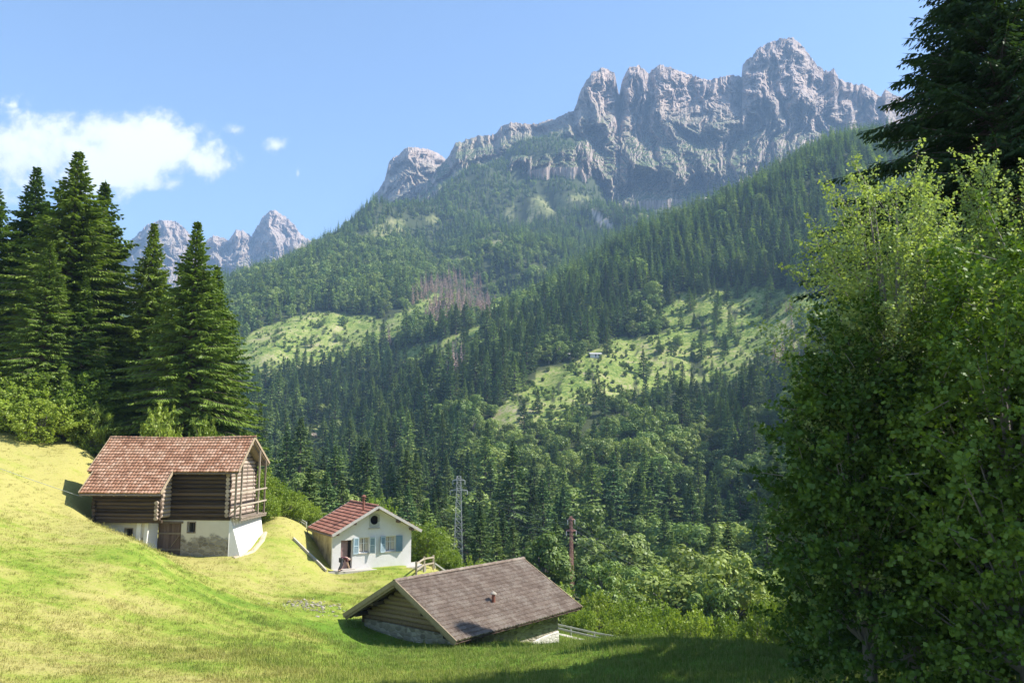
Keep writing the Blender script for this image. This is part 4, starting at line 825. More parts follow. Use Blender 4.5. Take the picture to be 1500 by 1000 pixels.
    mb = MB(); wall_open(mb, 0, 1.3, 4.75, -1.5, zg - 0.18, -3.3, -2.85, [(3.35, 3.9, 1.15, 1.75)]); mb.box(1.3, 1.75, -2.85, 2.5, -1.5, zg - .18, .5); mb.build("wing_plaster_wall", M_barnwall, b)
    # battered whitewashed piers beside the door and the white gable base with its buttress
    mb = MB(); mb.prism([(-3.75, -1.5), (-2.0, -1.5), (-2.0, zg - 0.02), (-3.35, zg - 0.2)], 0, 4.77, 5.02); mb.prism([(-3.72, -1.5), (-3.3, -1.5), (-3.3, zg - 0.2), (-3.45, zg - 0.2)], 0, 4.25, 4.55)
    mb.build("door_pier", M_whitewash, b)
    mb = MB(); mb.add([(x1 + 0.2, yF - 0.003, -1.5), (x1 + 1.35, yF + 0.25, -1.5), (x1 + 1.2, 2.6, -1.5), (x1 + 0.2, 2.6, -1.5), (x1 + 0.2, yF - 0.003, 2.33), (x1 + 0.26, yF + 0.05, 2.33), (x1 + 0.62, 2.6, 2.33), (x1 + 0.2, 2.6, 2.33)],
                      [(0, 1, 5, 4), (1, 2, 6, 5), (2, 3, 7, 6), (4, 5, 6, 7), (3, 0, 4, 7), (0, 3, 2, 1)], 0.5); mb.build("gable_base", M_whitewash, b)
    # door, window, little window
    mb = MB()
    for k in range(9):
        xa = 4.98 + k * 0.193; mb.box(xa, xa + 0.182, -1.86, -1.81, -0.6, 1.98)
    d = mb.build("door", M_dooro, b); mb = MB(); mb.box(4.98, 6.7, -1.92, -1.87, 1.25, 1.37); mb.box(4.98, 6.7, -1.92, -1.87, 0.15, 0.27); mb.beam((5.9, -1.9, 0.3), (6.55, -1.9, 1.2), 0.05, 0.1, up=(0, 1, 0)); mb.build("door_brace", M_wood, d)
    mb = MB(); mb.box(4.75, 6.85, -2.12, -1.9, 2.02, 2.16); mb.build("door_lintel", M_wood, b)
    for (xa, xb, za, zb, yy) in ((7.18, 7.72, 1.42, 2.08, yF), (3.35, 3.9, 1.15, 1.75, -3.3)):
        w = MB(); w.box(xa, xb, yy + 0.3, yy + 0.34, za, zb); w = w.build("window", M_dark, b)
        f = MB(); f.box(xa - 0.05, xb + 0.05, yy - 0.02, yy + 0.08, zb, zb + 0.07); f.box(xa - 0.05, xb + 0.05, yy - 0.02, yy + 0.08, za - 0.07, za); f.box(xa - 0.05, xa, yy - 0.02, yy + 0.08, za, zb); f.box(xb, xb + 0.05, yy - 0.02, yy + 0.08, za, zb)
        f.build("window_frame", M_wood, w); f = MB()
        for q in (0.33, 0.66): f.box(xa + (xb - xa) * q - 0.012, xa + (xb - xa) * q + 0.012, yy + 0.1, yy + 0.124, za, zb)
        f.build("window_bars", M_iron, w)
    # gallery on the gable: deck, posts, rails
    gx = x1 + 0.95; mb = MB()
    for k in range(11): mb.box(x1 + 0.1, gx + 0.1, -2.0 + k * 0.43, -2.0 + k * 0.43 + 0.40, 2.36, 2.43)
    mb.beam((gx, -2.05, 2.28), (gx, 2.7, 2.28), 0.12, 0.16); mb.build("gallery_deck", M_wood, b)
    for (px_, py_, zt) in ((gx - 0.02, -1.98, zE(1.98) - 0.15), (gx - 0.42, -1.98, zE(1.98) - 0.15), (gx, 1.1, zr - 0.62 * 1.1 - 0.25), (gx, 2.3, zr - .62 * 2.3 - 0.25)):
        mb = MB(); mb.beam((px_, py_, 2.3), (px_ + 0.02, py_, zt), 0.11, 0.11, up=(0, 1, 0)); mb.build("gallery_post", M_wood, b)
    for z in (3.25, 4.15):
        mb = MB(); mb.beam((gx + 0.05, -2.2, z), (gx + 0.05, 2.6, z + 0.1), 0.07, 0.10); mb.build("gallery_rail", M_rail, b)
    mb = MB(); mb.beam((gx - 0.9, -2.02, 2.5), (gx - 0.05, -2.02, 3.3), 0.07, 0.09, up=(0, 1, 0)); mb.build("gallery_brace", M_rail, b)
    for z, y in ((zr - 0.46, 0.0), (zE(-yw) - 0.40, yw), (zr - .62 * yb - 0.35, yb)):
        mb = MB(); mb.beam((0.1, y, z), (L - 0.1, y, z), 0.17, 0.19); mb.build("purlin", M_wood, b)
build_barn()

# ------------------------------------------------------------------ 2. the white house
def build_house():
    b = empty("white_house", (-10.07, 62, -8.92), 0.51, "small white rendered house with a red tiled gable roof and blue shutters", "house")
    zr = 4.52; tn = 0.555; a = 3.5; L = 6.7; xl, xr = -3.22, 2.98; y0 = 0.75; y1 = 6.2; zs = lambda x: zr - tn * abs(x)
    tiled("roof", M_tile_house, b, L, a * math.hypot(1, tn), (0, 0, zr), (0, 1, 0), (-1, 0, -tn), 11, 30, lip=0.06, arch=0.035)
    tiled("back_roof", M_tile_house, b, L, a * math.hypot(1, tn), (0, 0, zr), (0, 1, 0), (1, 0, -tn), 10, 30, lip=0.085, arch=0.03)
    ridge_caps("ridge_tiles", M_tile_house, b, (0, -0.05, zr + 0.03), (0, L + 0.05, zr + 0.03), 17)
    gv = mat("grey_verge", g_wood((0.33, 0.30, 0.27), (0.52, 0.49, 0.45), (2, 2, 2)))
    for s in (-1, 1):
        for y in (-0.02, L + 0.02): vb = MB(); vb.beam((0, y, zr - 0.03), (s * (a + 0.03), y, zs(a) - 0.05), 0.05, 0.19, up=(s * tn, 0, 1), tint=0.6); vb.build("verge_board", gv, b)
    ub = MB()
    for s in (-1, 1):
        ub.add([(s * x, y, zs(x) - 0.06 - k) for k in (0, 0.05) for y in (0.01, L - 0.01) for x in (0, a - 0.02)], [(0, 2, 3, 1), (4, 5, 7, 6), (0, 1, 5, 4), (2, 6, 7, 3), (0, 4, 6, 2), (1, 3, 7, 5)])
    ub.build("roof_boards", mat("pale_boards", g_wood((0.38, 0.33, 0.24), (0.56, 0.50, 0.38), (2, 2, 2))), b)
    for x in (0.0, -1.75, 1.75, -3.05, 2.85):
        mb = MB(); mb.beam((x, 0.06, zs(x) - 0.24), (x, 1.0, zs(x) - 0.24), 0.15, 0.18); mb.build("purlin_end", M_dooro, b)
    # gable wall with door, two windows and the attic opening
    door = (-2.62, -1.74, -1.2, 2.08); w1 = (-1.22, -0.40, 1.08, 2.2); w2 = (0.88, 1.70, 1.08, 2.2); at = (-0.42, 0.30, 2.98, 3.86)
    mb = MB(); wall_open(mb, 0, xl, xr, -1.5, 2.55, y0, y0 + 0.4, [door, w1, w2])
    def gp(x): return zs(x) - 0.13
    xs = sorted({xl, -2.4, -1.6, -0.8, at[0], 0.0, at[1], 0.9, 1.7, 2.4, xr})
    for i in range(len(xs) - 1):
        xa, xb = xs[i], xs[i + 1]; inside = at[0] <= xa and xb <= at[1]
        segs = [(2.55, at[2], 2.55, at[2]), (at[3], gp(xa), at[3], gp(xb))] if inside else [(2.55, gp(xa), 2.55, gp(xb))]
        for (za0, za1, zb0, zb1) in segs:
            mb.add([(xa, y0, za0), (xb, y0, zb0), (xb, y0, zb1), (xa, y0, za1), (xa, y0 + .4, za0), (xb, y0 + .4, zb0), (xb, y0 + .4, zb1), (xa, y0 + .4, za1)], [(0, 1, 2, 3), (7, 6, 5, 4), (3, 2, 6, 7), (0, 4, 5, 1)], 0.5)
        if xa == at[0]: mb.add([(xa, y0, at[2]), (xa, y0 + .4, at[2]), (xa, y0 + .4, at[3]), (xa, y0, at[3])], [(0, 1, 2, 3)], .5)
        if xb == at[1]: mb.add([(xb, y0, at[2]), (xb, y0 + .4, at[2]), (xb, y0 + .4, at[3]), (xb, y0, at[3])], [(3, 2, 1, 0)], .5)
    mb.build("front_wall", M_housewhite, b)
    mb = MB(); mb.box(xl + 0.003, xl + 0.4, y0 + 0.4, y1, -1.5, gp(xl)); mb.build("side_wall", M_houseside, b)
    mb = MB(); mb.box(xr - 0.4, xr - 0.003, y0 + 0.4, y1, -2.5, gp(xr)); mb.prism([(xl, -2), (xr, -2), (xr, gp(xr)), (0, gp(0)), (xl, gp(xl))], 1, y1, y1 + 0.3); mb.build("back_wall", M_housewhite, b)
    # door
    mb = MB(); mb.box(door[0], door[1], y0 + 0.34, y0 + 0.40, -0.3, door[3]); dr = mb.build("door_dark_back", M_dark, b)  # near-black slab fills the opening in place of the unlit doorway
    mb = MB(); mb.box(door[0] + 0.03, door[1] - 0.28, y0 + 0.27, y0 + 0.33, -0.1, door[3] - 0.03)
    for z in (0.15, 0.75, 1.4): mb.box(door[0] + 0.10, door[1] - 0.36, y0 + 0.25, y0 + 0.272, z, z + 0.5)
    mb.build("door", M_doorhouse, b)
    mb = MB(); mb.box(door[0] - 0.1, door[1] + 0.1, y0 - 0.42, y0, -0.35, 0.02); mb.build("doorstep", M_concrete, b)
    # windows with curtains, frames and shutters
    for (xa, xb, za, zb) in (w1, w2):
        w = MB(); w.box(xa, xb, y0 + 0.22, y0 + 0.25, za, zb); w = w.build("window", M_glass, b)
        f = MB()
        for (p, q, r_, s_) in ((xa, xb, zb - 0.06, zb), (xa, xb, za, za + 0.06), (xa, xa + 0.06, za + .06, zb - .06), (xb - 0.06, xb, za + .06, zb - .06), ((xa + xb) / 2 - 0.04, (xa + xb) / 2 + 0.04, za + .06, zb - .06), (xa + .06, (xa + xb) / 2 - .04, za + 0.68, za + 0.72), ((xa + xb) / 2 + .04, xb - .06, za + 0.68, za + 0.72)): f.box(p, q, y0 + 0.15, y0 + 0.21, r_, s_)
        f.build("window_frame", M_frame, w)
        c = MB()
        for k in range(10):
            for side in (0, 1):
                u0 = (xa + 0.07 + 0.025 * k) if side == 0 else (xb - 0.07 - 0.025 * k); yy = y0 + 0.212 + 0.004 * (k % 2)
                c.add([(u0, yy, za + 0.1), (u0 + (0.025 if side == 0 else -0.025), y0 + 0.212 + 0.004 * ((k + 1) % 2), za + 0.1), (u0 + (0.025 if side == 0 else -0.025) * 0.8, y0 + 0.212 + 0.004 * ((k + 1) % 2), zb - 0.07), (u0, yy, zb - 0.07)], [(0, 1, 2, 3)], .5)
        c.build("curtain", M_curtain, w)
        s = MB(); s.box(xa - 0.06, xb + 0.06, y0 - 0.07, y0 - 0.002, za - 0.07, za); s.build("window_sill", M_concrete, w)
    def shutter(hx, z0_, z1_, w_, ang, m, m2):
        d = Vector((math.cos(ang), math.sin(ang), 0)); nrm = Vector((d.y, -d.x, 0)); h = Vector((hx, y0 - 0.03, 0))
        def bx(mb, u0, u1, za, zb, o0, o1):
            mb.add([h + d * u + nrm * o + Vector((0, 0, z)) for z in (za, zb) for o in (o0, o1) for u in (u0, u1)], [(0, 2, 3, 1), (4, 5, 7, 6), (0, 1, 5, 4), (2, 6, 7, 3), (0, 4, 6, 2), (1, 3, 7, 5)])
        mb = MB(); bx(mb, 0, w_, z0_, z1_, 0, 0.035); s = mb.build("shutter", m, b)
        mb = MB()
        for o0, o1 in ((-0.015, -0.001), (0.036, 0.05)):
            for (za, zb) in ((z0_, z0_ + 0.09), (z1_ - 0.09, z1_), (z0_ + 0.55, z0_ + 0.63)): bx(mb, 0, w_, za, zb, o0, o1)
            bx(mb, 0, 0.07, z0_, z1_, o0 * 1.1, o1 * 1.05); bx(mb, w_ - 0.07, w_, z0_, z1_, o0 * 1.1, o1 * 1.05)
            for q in range(7): bx(mb, 0.09, w_ - 0.09, z0_ + 0.12 + q * 0.055, z0_ + 0.145 + q * 0.055, o0, o1)
        mb.build("shutter_frame", m2, s)
    shutter(-1.24, 1.02, 2.22, 0.44, math.pi + 0.10, M_shutter, M_shutter_pale); shutter(-0.38, 1.02, 2.22, 0.44, -0.12 - 0.5, M_shutter, M_shutter_pale)
    shutter(0.86, 1.02, 2.22, 0.44, math.pi + 0.25, M_shutter, M_shutter_pale); shutter(1.72, 1.02, 2.22, 0.5, -0.06, M_shutter, M_shutter)
    # the attic opening: dark hole in a scalloped frame
    xa, xb, za, zb = at; w = MB(); w.box(xa, xb, y0 + 0.3, y0 + 0.34, za, zb); w = w.build("attic_opening", M_dark, b)
    f = MB(); cx, cz = (xa + xb) / 2, (za + zb) / 2
    for k in range(16):   # corner spandrels round the round hole
        q0, q1 = 2 * math.pi * k / 16, 2 * math.pi * (k + 1) / 16
        def out(q):
            c, s = math.cos(q), math.sin(q); m_ = max(abs(c) / ((xb - xa) / 2 + 0.05), abs(s) / ((zb - za) / 2 + 0.05)); return (cx + c / m_, cz + s / m_)
        def inn(q): return (cx + 0.33 * math.cos(q), cz + 0.05 + 0.34 * math.sin(q))
        o0, o1, i0, i1 = out(q0), out(q1), inn(q0), inn(q1)
        f.add([(p[0], y, p[1]) for y in (y0 - 0.04, y0 - 0.004) for p in (o0, o1, i1, i0)], [(0, 1, 2, 3), (7, 6, 5, 4), (2, 6, 7, 3), (0, 4, 5, 1)], 0.4)
    f.build("scalloped_frame", M_galv, w)
    f = MB(); f.box(xa - 0.08, xb + 0.08, y0 - 0.09, y0 - 0.003, za - 0.16, za - 0.06); f.build("attic_sill", M_concrete, w)
    # gutter and its bent downpipe, stove pipe with cap
    g = MB(); g.tube([(-a - 0.08, -0.05, zs(a) - 0.10), (-a - 0.08, L + 0.05, zs(a) - 0.14)], 0.065, 8); g.build("gutter", M_gutter, b)
    g = MB(); g.tube([(-a - 0.08, L - 0.1, zs(a) - 0.14), (-a - 0.05, L - 0.15, zs(a) - 0.45), (xl - 0.08, L - 0.9, zs(a) - 1.0), (xl - 0.08, L - 0.95, 0.6)], 0.045, 8); g.build("downpipe", M_gutter, b)
    g = MB(); g.tube([(xl - 0.05, y0 + 0.02, 2.5), (xl - 0.05, y0 + 0.02, -0.6)], 0.04, 8); g.build("downpipe", M_frame, b)
    g = MB(); g.tube([(-0.75, 1.3, zs(0.75) - 0.1), (-0.75, 1.3, 5.22)], 0.085, 10); ch = g.build("stove_pipe", M_rust, b)
    g = MB()
    for z, r_ in ((5.15, 0.2), (5.0, 0.16)): g.tube([(-0.75, 1.3, z), (-0.75, 1.3, z + 0.04)], r_, 10)
    g.tube([(-0.75, 1.3, 5.24), (-0.75, 1.3, 5.36)], [0.19, 0.02], 10); g.build("pipe_cap", M_rust, ch)
    # paved strip in front and round the right corner
    f = MB(); f.add([(xl - 0.9, -0.25, -0.02), (xr + 0.9, -0.15, -0.12), (xr + 1.2, 2.5, -0.12), (xl - 0.9, y0 + 0.1, -0.02), (xl - .9, -0.25, -0.5), (xr + .9, -.15, -0.9), (xr + 1.2, 2.5, -0.9), (xl - .9, y0 + .1, -0.5)], [(0, 1, 2, 3), (4, 5, 1, 0), (5, 6, 2, 1), (7, 4, 0, 3)], .5)
    tag(f.build("paving", M_concrete, None, loc=(-10.07, 62, -8.92), rz=0.51), kind='structure')
    return b
build_house()

# ------------------------------------------------------------------ 3. the hut in front
def build_hut():
    b = empty("stone_hut", (-6.36, 45, -10.2), 0.893, "low stone and log hut with a weathered brown tiled roof nearest the drone", "hut")
    zr = 3.03; tn = 0.546; a1 = 4.54; a2 = 4.13; L = 11.25; zs = lambda y: zr - tn * abs(y)
    tiled("roof", M_tile_grey, b, L, a1 * math.hypot(1, tn), (0, 0, zr), (1, 0, 0), (0, -1, -tn), 17, 46, lip=0.04, arch=0.085, sag=0.05)
    tiled("back_roof", M_tile_grey, b, L, a2 * math.hypot(1, tn), (0, 0, zr), (1, 0, 0), (0, 1, -tn), 16, 56, lip=0.035, arch=0.05, sag=0.05)
    ridge_caps("ridge_tiles", M_tile_grey, b, (-0.05, 0, zr + 0.03), (L + 0.05, 0, zr + 0.03), 27, 0.14)
    ub = MB()
    for s, a in ((-1, a1), (1, a2)):
        ub.add([(x, s * y, zs(y) - 0.12 - k) for k in (0, 0.04) for x in (0.02, L - 0.02) for y in (0, a - 0.03)], [(0, 2, 3, 1), (4, 5, 7, 6), (0, 1, 5, 4), (2, 6, 7, 3), (0, 4, 6, 2), (1, 3, 7, 5)])
        for k in range(12):
            x = 0.35 + k * (L - 0.7) / 11; ub.beam((x, 0, zr - 0.25), (x, s * (a - 0.1), zs(a - .1) - 0.25), 0.1, 0.14)
    ub.build("roof_boards", M_dooro, b)
    for s, a in ((-1, a1), (1, a2)):
        for x in (-0.03, L + 0.03):
            vb = MB(); vb.beam((x, 0, zr - 0.04), (x, s * (a + 0.03), zs(a) - 0.06), 0.05, 0.24, up=(0, s * tn, 1), tint=0.7)
            if x < 0: vb.beam((x + 0.09, 0, zr - 0.22), (x + 0.09, s * (a - 0.1), zs(a - 0.1) - 0.24), 0.12, 0.16, up=(0, s * tn, 1), tint=0.4)
            vb.build("verge_board", M_verge, b)
    xw, xe, yn, yp = 0.85, 9.6, -3.75, 3.35
    mb = MB(); mb.box(xw, xw + 0.5, yn, yp, -2.0, 0.52); mb.build("gable_stone_wall", M_hutstone, b)
    mb = MB(); z = 0.64
    while True:
        yl = max(-(zr - 0.34 - z) / tn, yn + 0.05); yh = min((zr - 0.34 - z) / tn, yp + 0.25)
        if yh - yl < 0.6: break
        mb.tube([(xw + 0.2, yl, z), (xw + 0.19, (yl + yh) / 2, z + random.uniform(-.02, .02)), (xw + 0.2, yh, z)], 0.135, 9); z += 0.25
    mb.box(xw + 0.3, xw + 0.36, yn + 0.3, yp - 0.3, 0.5, 1.1); mb.build("gable_logs", M_hutlog, b)
    mb = MB(); mb.box(xw + 0.05, xw + 0.6, yp + 0.0, yp + 0.28, 0.3, zs(yp) - 0.3); mb.build("corner_post", M_log, b)
    mb = MB(); mb.box(xw + 0.5, xe, yn, yn + 0.5, -3.0, zs(yn) - 0.16); mb.box(xw + 0.5, xe, yp - 0.5, yp, -2.5, zs(yp) - 0.16); mb.build("long_wall", M_hutstone, b)
    mb = MB(); mb.prism([(yn, -3), (yp, -3), (yp, zs(yp) - .16), (0, zr - 0.16), (yn, zs(yn) - .16)], 0, xe, xe + 0.3); mb.build("end_wall", M_hutstone, b)
    mb = MB(); mb.add([(6.1, yn - 0.06, -3), (xe + 0.31, yn - 0.06, -3), (xe + 0.31, yn - 0.06, -0.75), (8.2, yn - 0.06, -0.82), (6.9, yn - 0.05, -1.0), (6.1, yn - 0.04, -1.3), (6.1, yn - 0.003, -3), (xe + .31, yn - .003, -3), (xe + .31, yn - .003, -0.72), (8.2, yn - .003, -0.79), (6.9, yn - .003, -0.97), (6.1, yn - .003, -1.27)],
                      [(0, 1, 2, 3, 4, 5), (1, 7, 8, 2), (2, 8, 9, 3), (3, 9, 10, 4), (4, 10, 11, 5), (5, 11, 6, 0)], .5); mb.build("whitewashed_foot", M_whitewash, b)
    for y in (0.0, yn + 0.1, yp - 0.1, -2.0, 1.9):
        mb = MB(); mb.beam((0.08, y, zs(y) - 0.40), (1.3, y, zs(y) - 0.40), 0.17, 0.19); mb.build("purlin_end", M_log, b)
    g = MB(); c = Vector((5.05, -2.75, zs(2.75))); g.tube([c + Vector((0, 0, -0.1)), c + Vector((0, 0, 0.42))], 0.10, 10); v = g.build("roof_vent", M_rust, b)
    g = MB(); g.tube([c + Vector((0, 0, 0.44)), c + Vector((0, 0, 0.50)), c + Vector((0, 0, 0.60))], [0.19, 0.17, 0.03], 10); g.build("vent_cap", M_stone, v)
    return b
build_hut()

# ------------------------------------------------------------------ fences, walls, road, cable
def rail_fence(pts, hgt, label, rails=(0.45, 0.9), group=None, m=None, pr=0.06, name="wooden_fence", off=0.0):
    b = empty(name, (pts[0][0], pts[0][1], hz(pts[0][0], pts[0][1])), 0, label, "fence", group); o = Vector(b.location); P = [Vector((x, y, hz(x, y) + off)) - o for x, y in pts]
    for p in P:
        mb = MB(); mb.tube([p + Vector((0, 0, -0.3)), p + Vector((random.uniform(-.03, .03), 0, hgt))], pr, 7); mb.build("post", m or M_rail, b)
    for p, q in zip(P, P[1:]):
        for z in rails:
            mb = MB(); mb.beam(p + Vector((0, -0.07, z)), q + Vector((0, -0.07, z)), 0.06, 0.11); mb.build("rail", m or M_rail, b)
    return b
rail_fence([(-6.9, 59.8), (-6.7, 63.0), (-6.3, 66.3)], 1.15, "short wooden rail fence beside the lawn at the right corner of the white house", (0.55, 1.0), pr=0.08)
rail_fence([(-6.4, 69.0), (-5.6, 69.6), (-4.6, 70.3), (-3.4, 71)], 0.5, "low pale rail behind the lawn fence, just above the ridge of the front hut", (0.45,), m=M_galv, pr=0.05, name="guard_rail")
rail_fence([(2.6, 60.0), (4.0, 57.0), (5.3, 54.0), (6.6, 51.0), (7.6, 48.6)], 0.6, "pale guard rail running downhill along the path right of the front hut", (0.30, 0.55), m=M_galv, pr=0.05, name="guard_rail")
rail_fence([(-19.0, 70.2), (-18.0, 69.6), (-17.2, 68.8)], 0.5, "low pale rail between the bushes and the roof of the white house", (0.25, 0.45), m=M_galv, pr=0.05, name="guard_rail")
def strip(name, pts, w, m, dz=0.05, n=24):
    P = []; pts = np.array(pts, float); u = np.linspace(0, len(pts) - 1, n); xs = np.interp(u, range(len(pts)), pts[:, 0]); ys = np.interp(u, range(len(pts)), pts[:, 1])
    tx = np.gradient(xs); ty = np.gradient(ys); l = np.hypot(tx, ty); nx, ny = -ty / l, tx / l; V = []
    for q in (-0.5, -0.17, 0.17, 0.5): V.append(np.stack([xs + nx * w * q, ys + ny * w * q], 1))
    V = np.array(V); Z = height(V[..., 0], V[..., 1]) + dz; Z[0] -= dz * 2; Z[-1] -= dz * 2; vv = np.concatenate([V, Z[..., None]], -1).reshape(-1, 3); idx = np.arange(4 * n).reshape(4, n)
    f = np.stack([idx[:-1, :-1], idx[1:, :-1], idx[1:, 1:], idx[:-1, 1:]], -1).reshape(-1, 4); o = link(name, np_mesh(name, vv, f, [m], smooth=True)); return tag(o, kind='structure')
M_gravelpath = mat("pale_gravel", lambda t, co, pos: (t.mix(t.noise(pos, 1.3, 5, 0.7), (0.42, 0.37, 0.29), (0.66, 0.61, 0.53)), t.noise(pos, 8, 3), 0.5, 0.03), 0.95)
strip("path", [(2.0, 59.5), (3.4, 56.6), (4.7, 53.6), (6.0, 50.6), (6.9, 48.4)], 1.0, M_gravelpath)
M_earth = mat("bare_earth", lambda t, co, pos: (t.mix(t.noise(pos, 1.0, 5, 0.7), (0.40, 0.32, 0.20), (0.56, 0.48, 0.36)), t.noise(pos, 8, 3), 0.6, 0.04), 0.95)
strip("path", [(-19.2, 57.0), (-18.4, 58.6), (-18.3, 60.4), (-18.6, 62)], 0.55, M_earth)
def edging():
    mb = MB(); b0 = Matrix.Translation((-10.07, 62, -8.92)) @ Matrix.Rotation(0.51, 4, 'Z')
    pts = [b0 @ Vector(p) for p in ((-5.6, 3.0, 0), (-4.7, 1.6, 0), (-4.15, 0.4, 0), (-4.0, -0.3, 0))]; pts = [Vector((p.x, p.y, hz(p.x, p.y) + 0.12)) for p in pts]
    for p, q in zip(pts, pts[1:]): mb.beam(p, q, 0.12, 0.2)
    o = mb.build("garden_wall", M_concrete); tag(o, "low pale concrete edging at the foot of the bank left of the white house", "low wall")
edging()

# ---- rubble of pale stones in the mown bank
def stone_geo(r, s):
    import itertools
    u = unit(r.normal(size=(14, 3))) * s * r.uniform(0.6, 1.1, (14, 1)) * np.array([1, 0.8, 0.6]); return u
def rubble():
    import bmesh
    r = np.random.default_rng(3); bm = bmesh.new()
    for i in range(230):
        a = r.normal(size=2); x = -11.9 + a[0] * 0.85; y = 49.2 + a[1] * 1.0; s = 0.03 + 0.13 * r.random() ** 2.6
        if i < 14: x, y = -10.6 + r.normal() * .5, 50.4 + r.normal() * .6
        o = np.array([x, y, hz(x, y) + s * 0.2]); vs = [bm.verts.new(tuple(o + p)) for p in stone_geo(r, s)]
        bmesh.ops.convex_hull(bm, input=vs)
    bmesh.ops.delete(bm, geom=[v for v in bm.verts if not v.link_faces], context='VERTS')
    me = bpy.data.meshes.new("rubble"); bm.to_mesh(me); bm.free(); me.materials.append(M_stone); tag(link("rubble", me), kind='stuff', label="pale loose stones lying in the dry grass of the bank")
rubble()

# ---- pylons and their wires
def lattice(mb, H, w0, w1, bays, r=0.05, zb=0.0):
    lv = [zb + (H - zb) * (k / bays) for k in range(bays + 1)]; w = lambda z: w0 + (w1 - w0) * z / H
    cs = [(-1, -1), (1, -1), (1, 1), (-1, 1)]
    for sx, sy in cs: mb.beam((sx * w0 / 2, sy * w0 / 2, 0), (sx * w1 / 2, sy * w1 / 2, H), r * 2, r * 2, up=(0, 1, 0))
    for a, z in zip(lv, lv[1:]):
        for k in range(4):
            p, q = cs[k], cs[(k + 1) % 4]; wa, wz = w(a) / 2, w(z) / 2
            mb.beam((p[0] * wa, p[1] * wa, a), (q[0] * wz, q[1] * wz, z), r, r, up=(0.1, 0.3, 1)); mb.beam((q[0] * wa, q[1] * wa, a), (p[0] * wz, p[1] * wz, z), r, r, up=(0.1, 0.3, 1)); mb.beam((p[0] * wz, p[1] * wz, z), (q[0] * wz, q[1] * wz, z), r, r, up=(0.1, 0.3, 1))
def pylon(px, pyb, pyt, Y, w0, w1, bays, arms, label, m, m2=None, rz=0.0, split=None, r=0.055):
    x, y, z = V3(px, pyb, Y); zt = V3(px, pyt, Y)[2]; z = hz(x, y); H = zt - z
    b = empty("power_pylon", (x, y, z), rz, label, "pylon", "lattice power pylons"); mb = MB(); ends = []
    lattice(mb, H, w0, w1, bays, r); mb.build("mast", m, b)
    if split:
        mb = MB(); zz = H * split
        for k in range(4):
            sx, sy = [(-1, -1), (1, -1), (1, 1), (-1, 1)][k]; mb.beam((sx * (w0 + (w1 - w0) * split) / 2, sy * (w0 + (w1 - w0) * split) / 2, zz), (sx * w1 / 2, sy * w1 / 2, H), r * 2.0, r * 2.0, up=(0, 1, 0))
        mb.build("painted_section", m2, b)
    for (za, hw, both) in arms:
        mb = MB(); zz = H + za
        for s in ((-1, 1) if both else (1,)):
            mb.beam((0, 0, zz + 0.45), (s * hw, 0, zz), 0.07, 0.07); mb.beam((0, -0.3, zz), (s * hw, 0, zz), 0.1, 0.1); mb.beam((0, 0.3, zz), (s * hw, 0, zz), 0.1, 0.1)
        mb.build("crossarm", m, b)
        for s in ((-1, 1) if both else (1,)):
            mb = MB(); 
            for q in range(6): mb.tube([(s * hw, 0, zz - 0.1 - q * 0.15), (s * hw, 0, zz - 0.2 - q * 0.15)], [0.14, 0.06], 8)
            mb.build("insulator", M_insul, b); ends.append(Vector((x, y, z)) + Matrix.Rotation(rz, 3, 'Z') @ Vector((s * hw, 0, zz - 1.0)))
    return ends, Vector((x, y, z + H))
e1, t1_ = pylon(671, 842, 697, 180, 2.0, 0.85, 16, [(-0.9, 1.35, True), (-3.1, 1.9, True)], "tall grey lattice pylon with two crossarms behind the ridge of the front hut", M_galv, rz=0.2, r=0.028)
e2, t2_ = pylon(838, 905, 756, 165, 0.75, 0.4, 24, [(-0.6, 0.8, True), (-2.8, 1.1, True)], "slimmer pylon with a rust red mast right of the front hut roof", M_redpaint, M_redpaint, rz=0.4, split=0.62, r=0.035)
def wire(a, b, sag, label, group, r=0.012, name="power_line"):
    mb = MB(); n = 18; mb.tube([a.lerp(b, k / n) - Vector((0, 0, sag * 4 * (k / n) * (1 - k / n))) for k in range(n + 1)], r, 5, tint=.5); o = mb.build(name, M_galv); tag(o, label, "cable", group)
ENDS = ["left end of the upper crossarms", "right end of the upper crossarms", "left end of the lower crossarms", "right end of the lower crossarms"]
for a, c, q in zip(e1, e2, ENDS): wire(a, c, 1.2, "thin cable between the pylons, from the " + q, "cables between the pylons")
for k, c in enumerate(e2): wire(c, Vector((48 + 0.6 * k, 150 + k, -31 - 1.5 * (k // 2))), 2.2, "cable running right from the red pylon, at the " + ENDS[k].rstrip("s"), "cables right of the pylon")
wire(Vector((-29.6, 56.4, -3.35)), Vector((-47, 54.5, hz(-47, 54.5) + 0.9)), 0.25, "thin cable from the barn's left eave to the mown slope", None, 0.016)

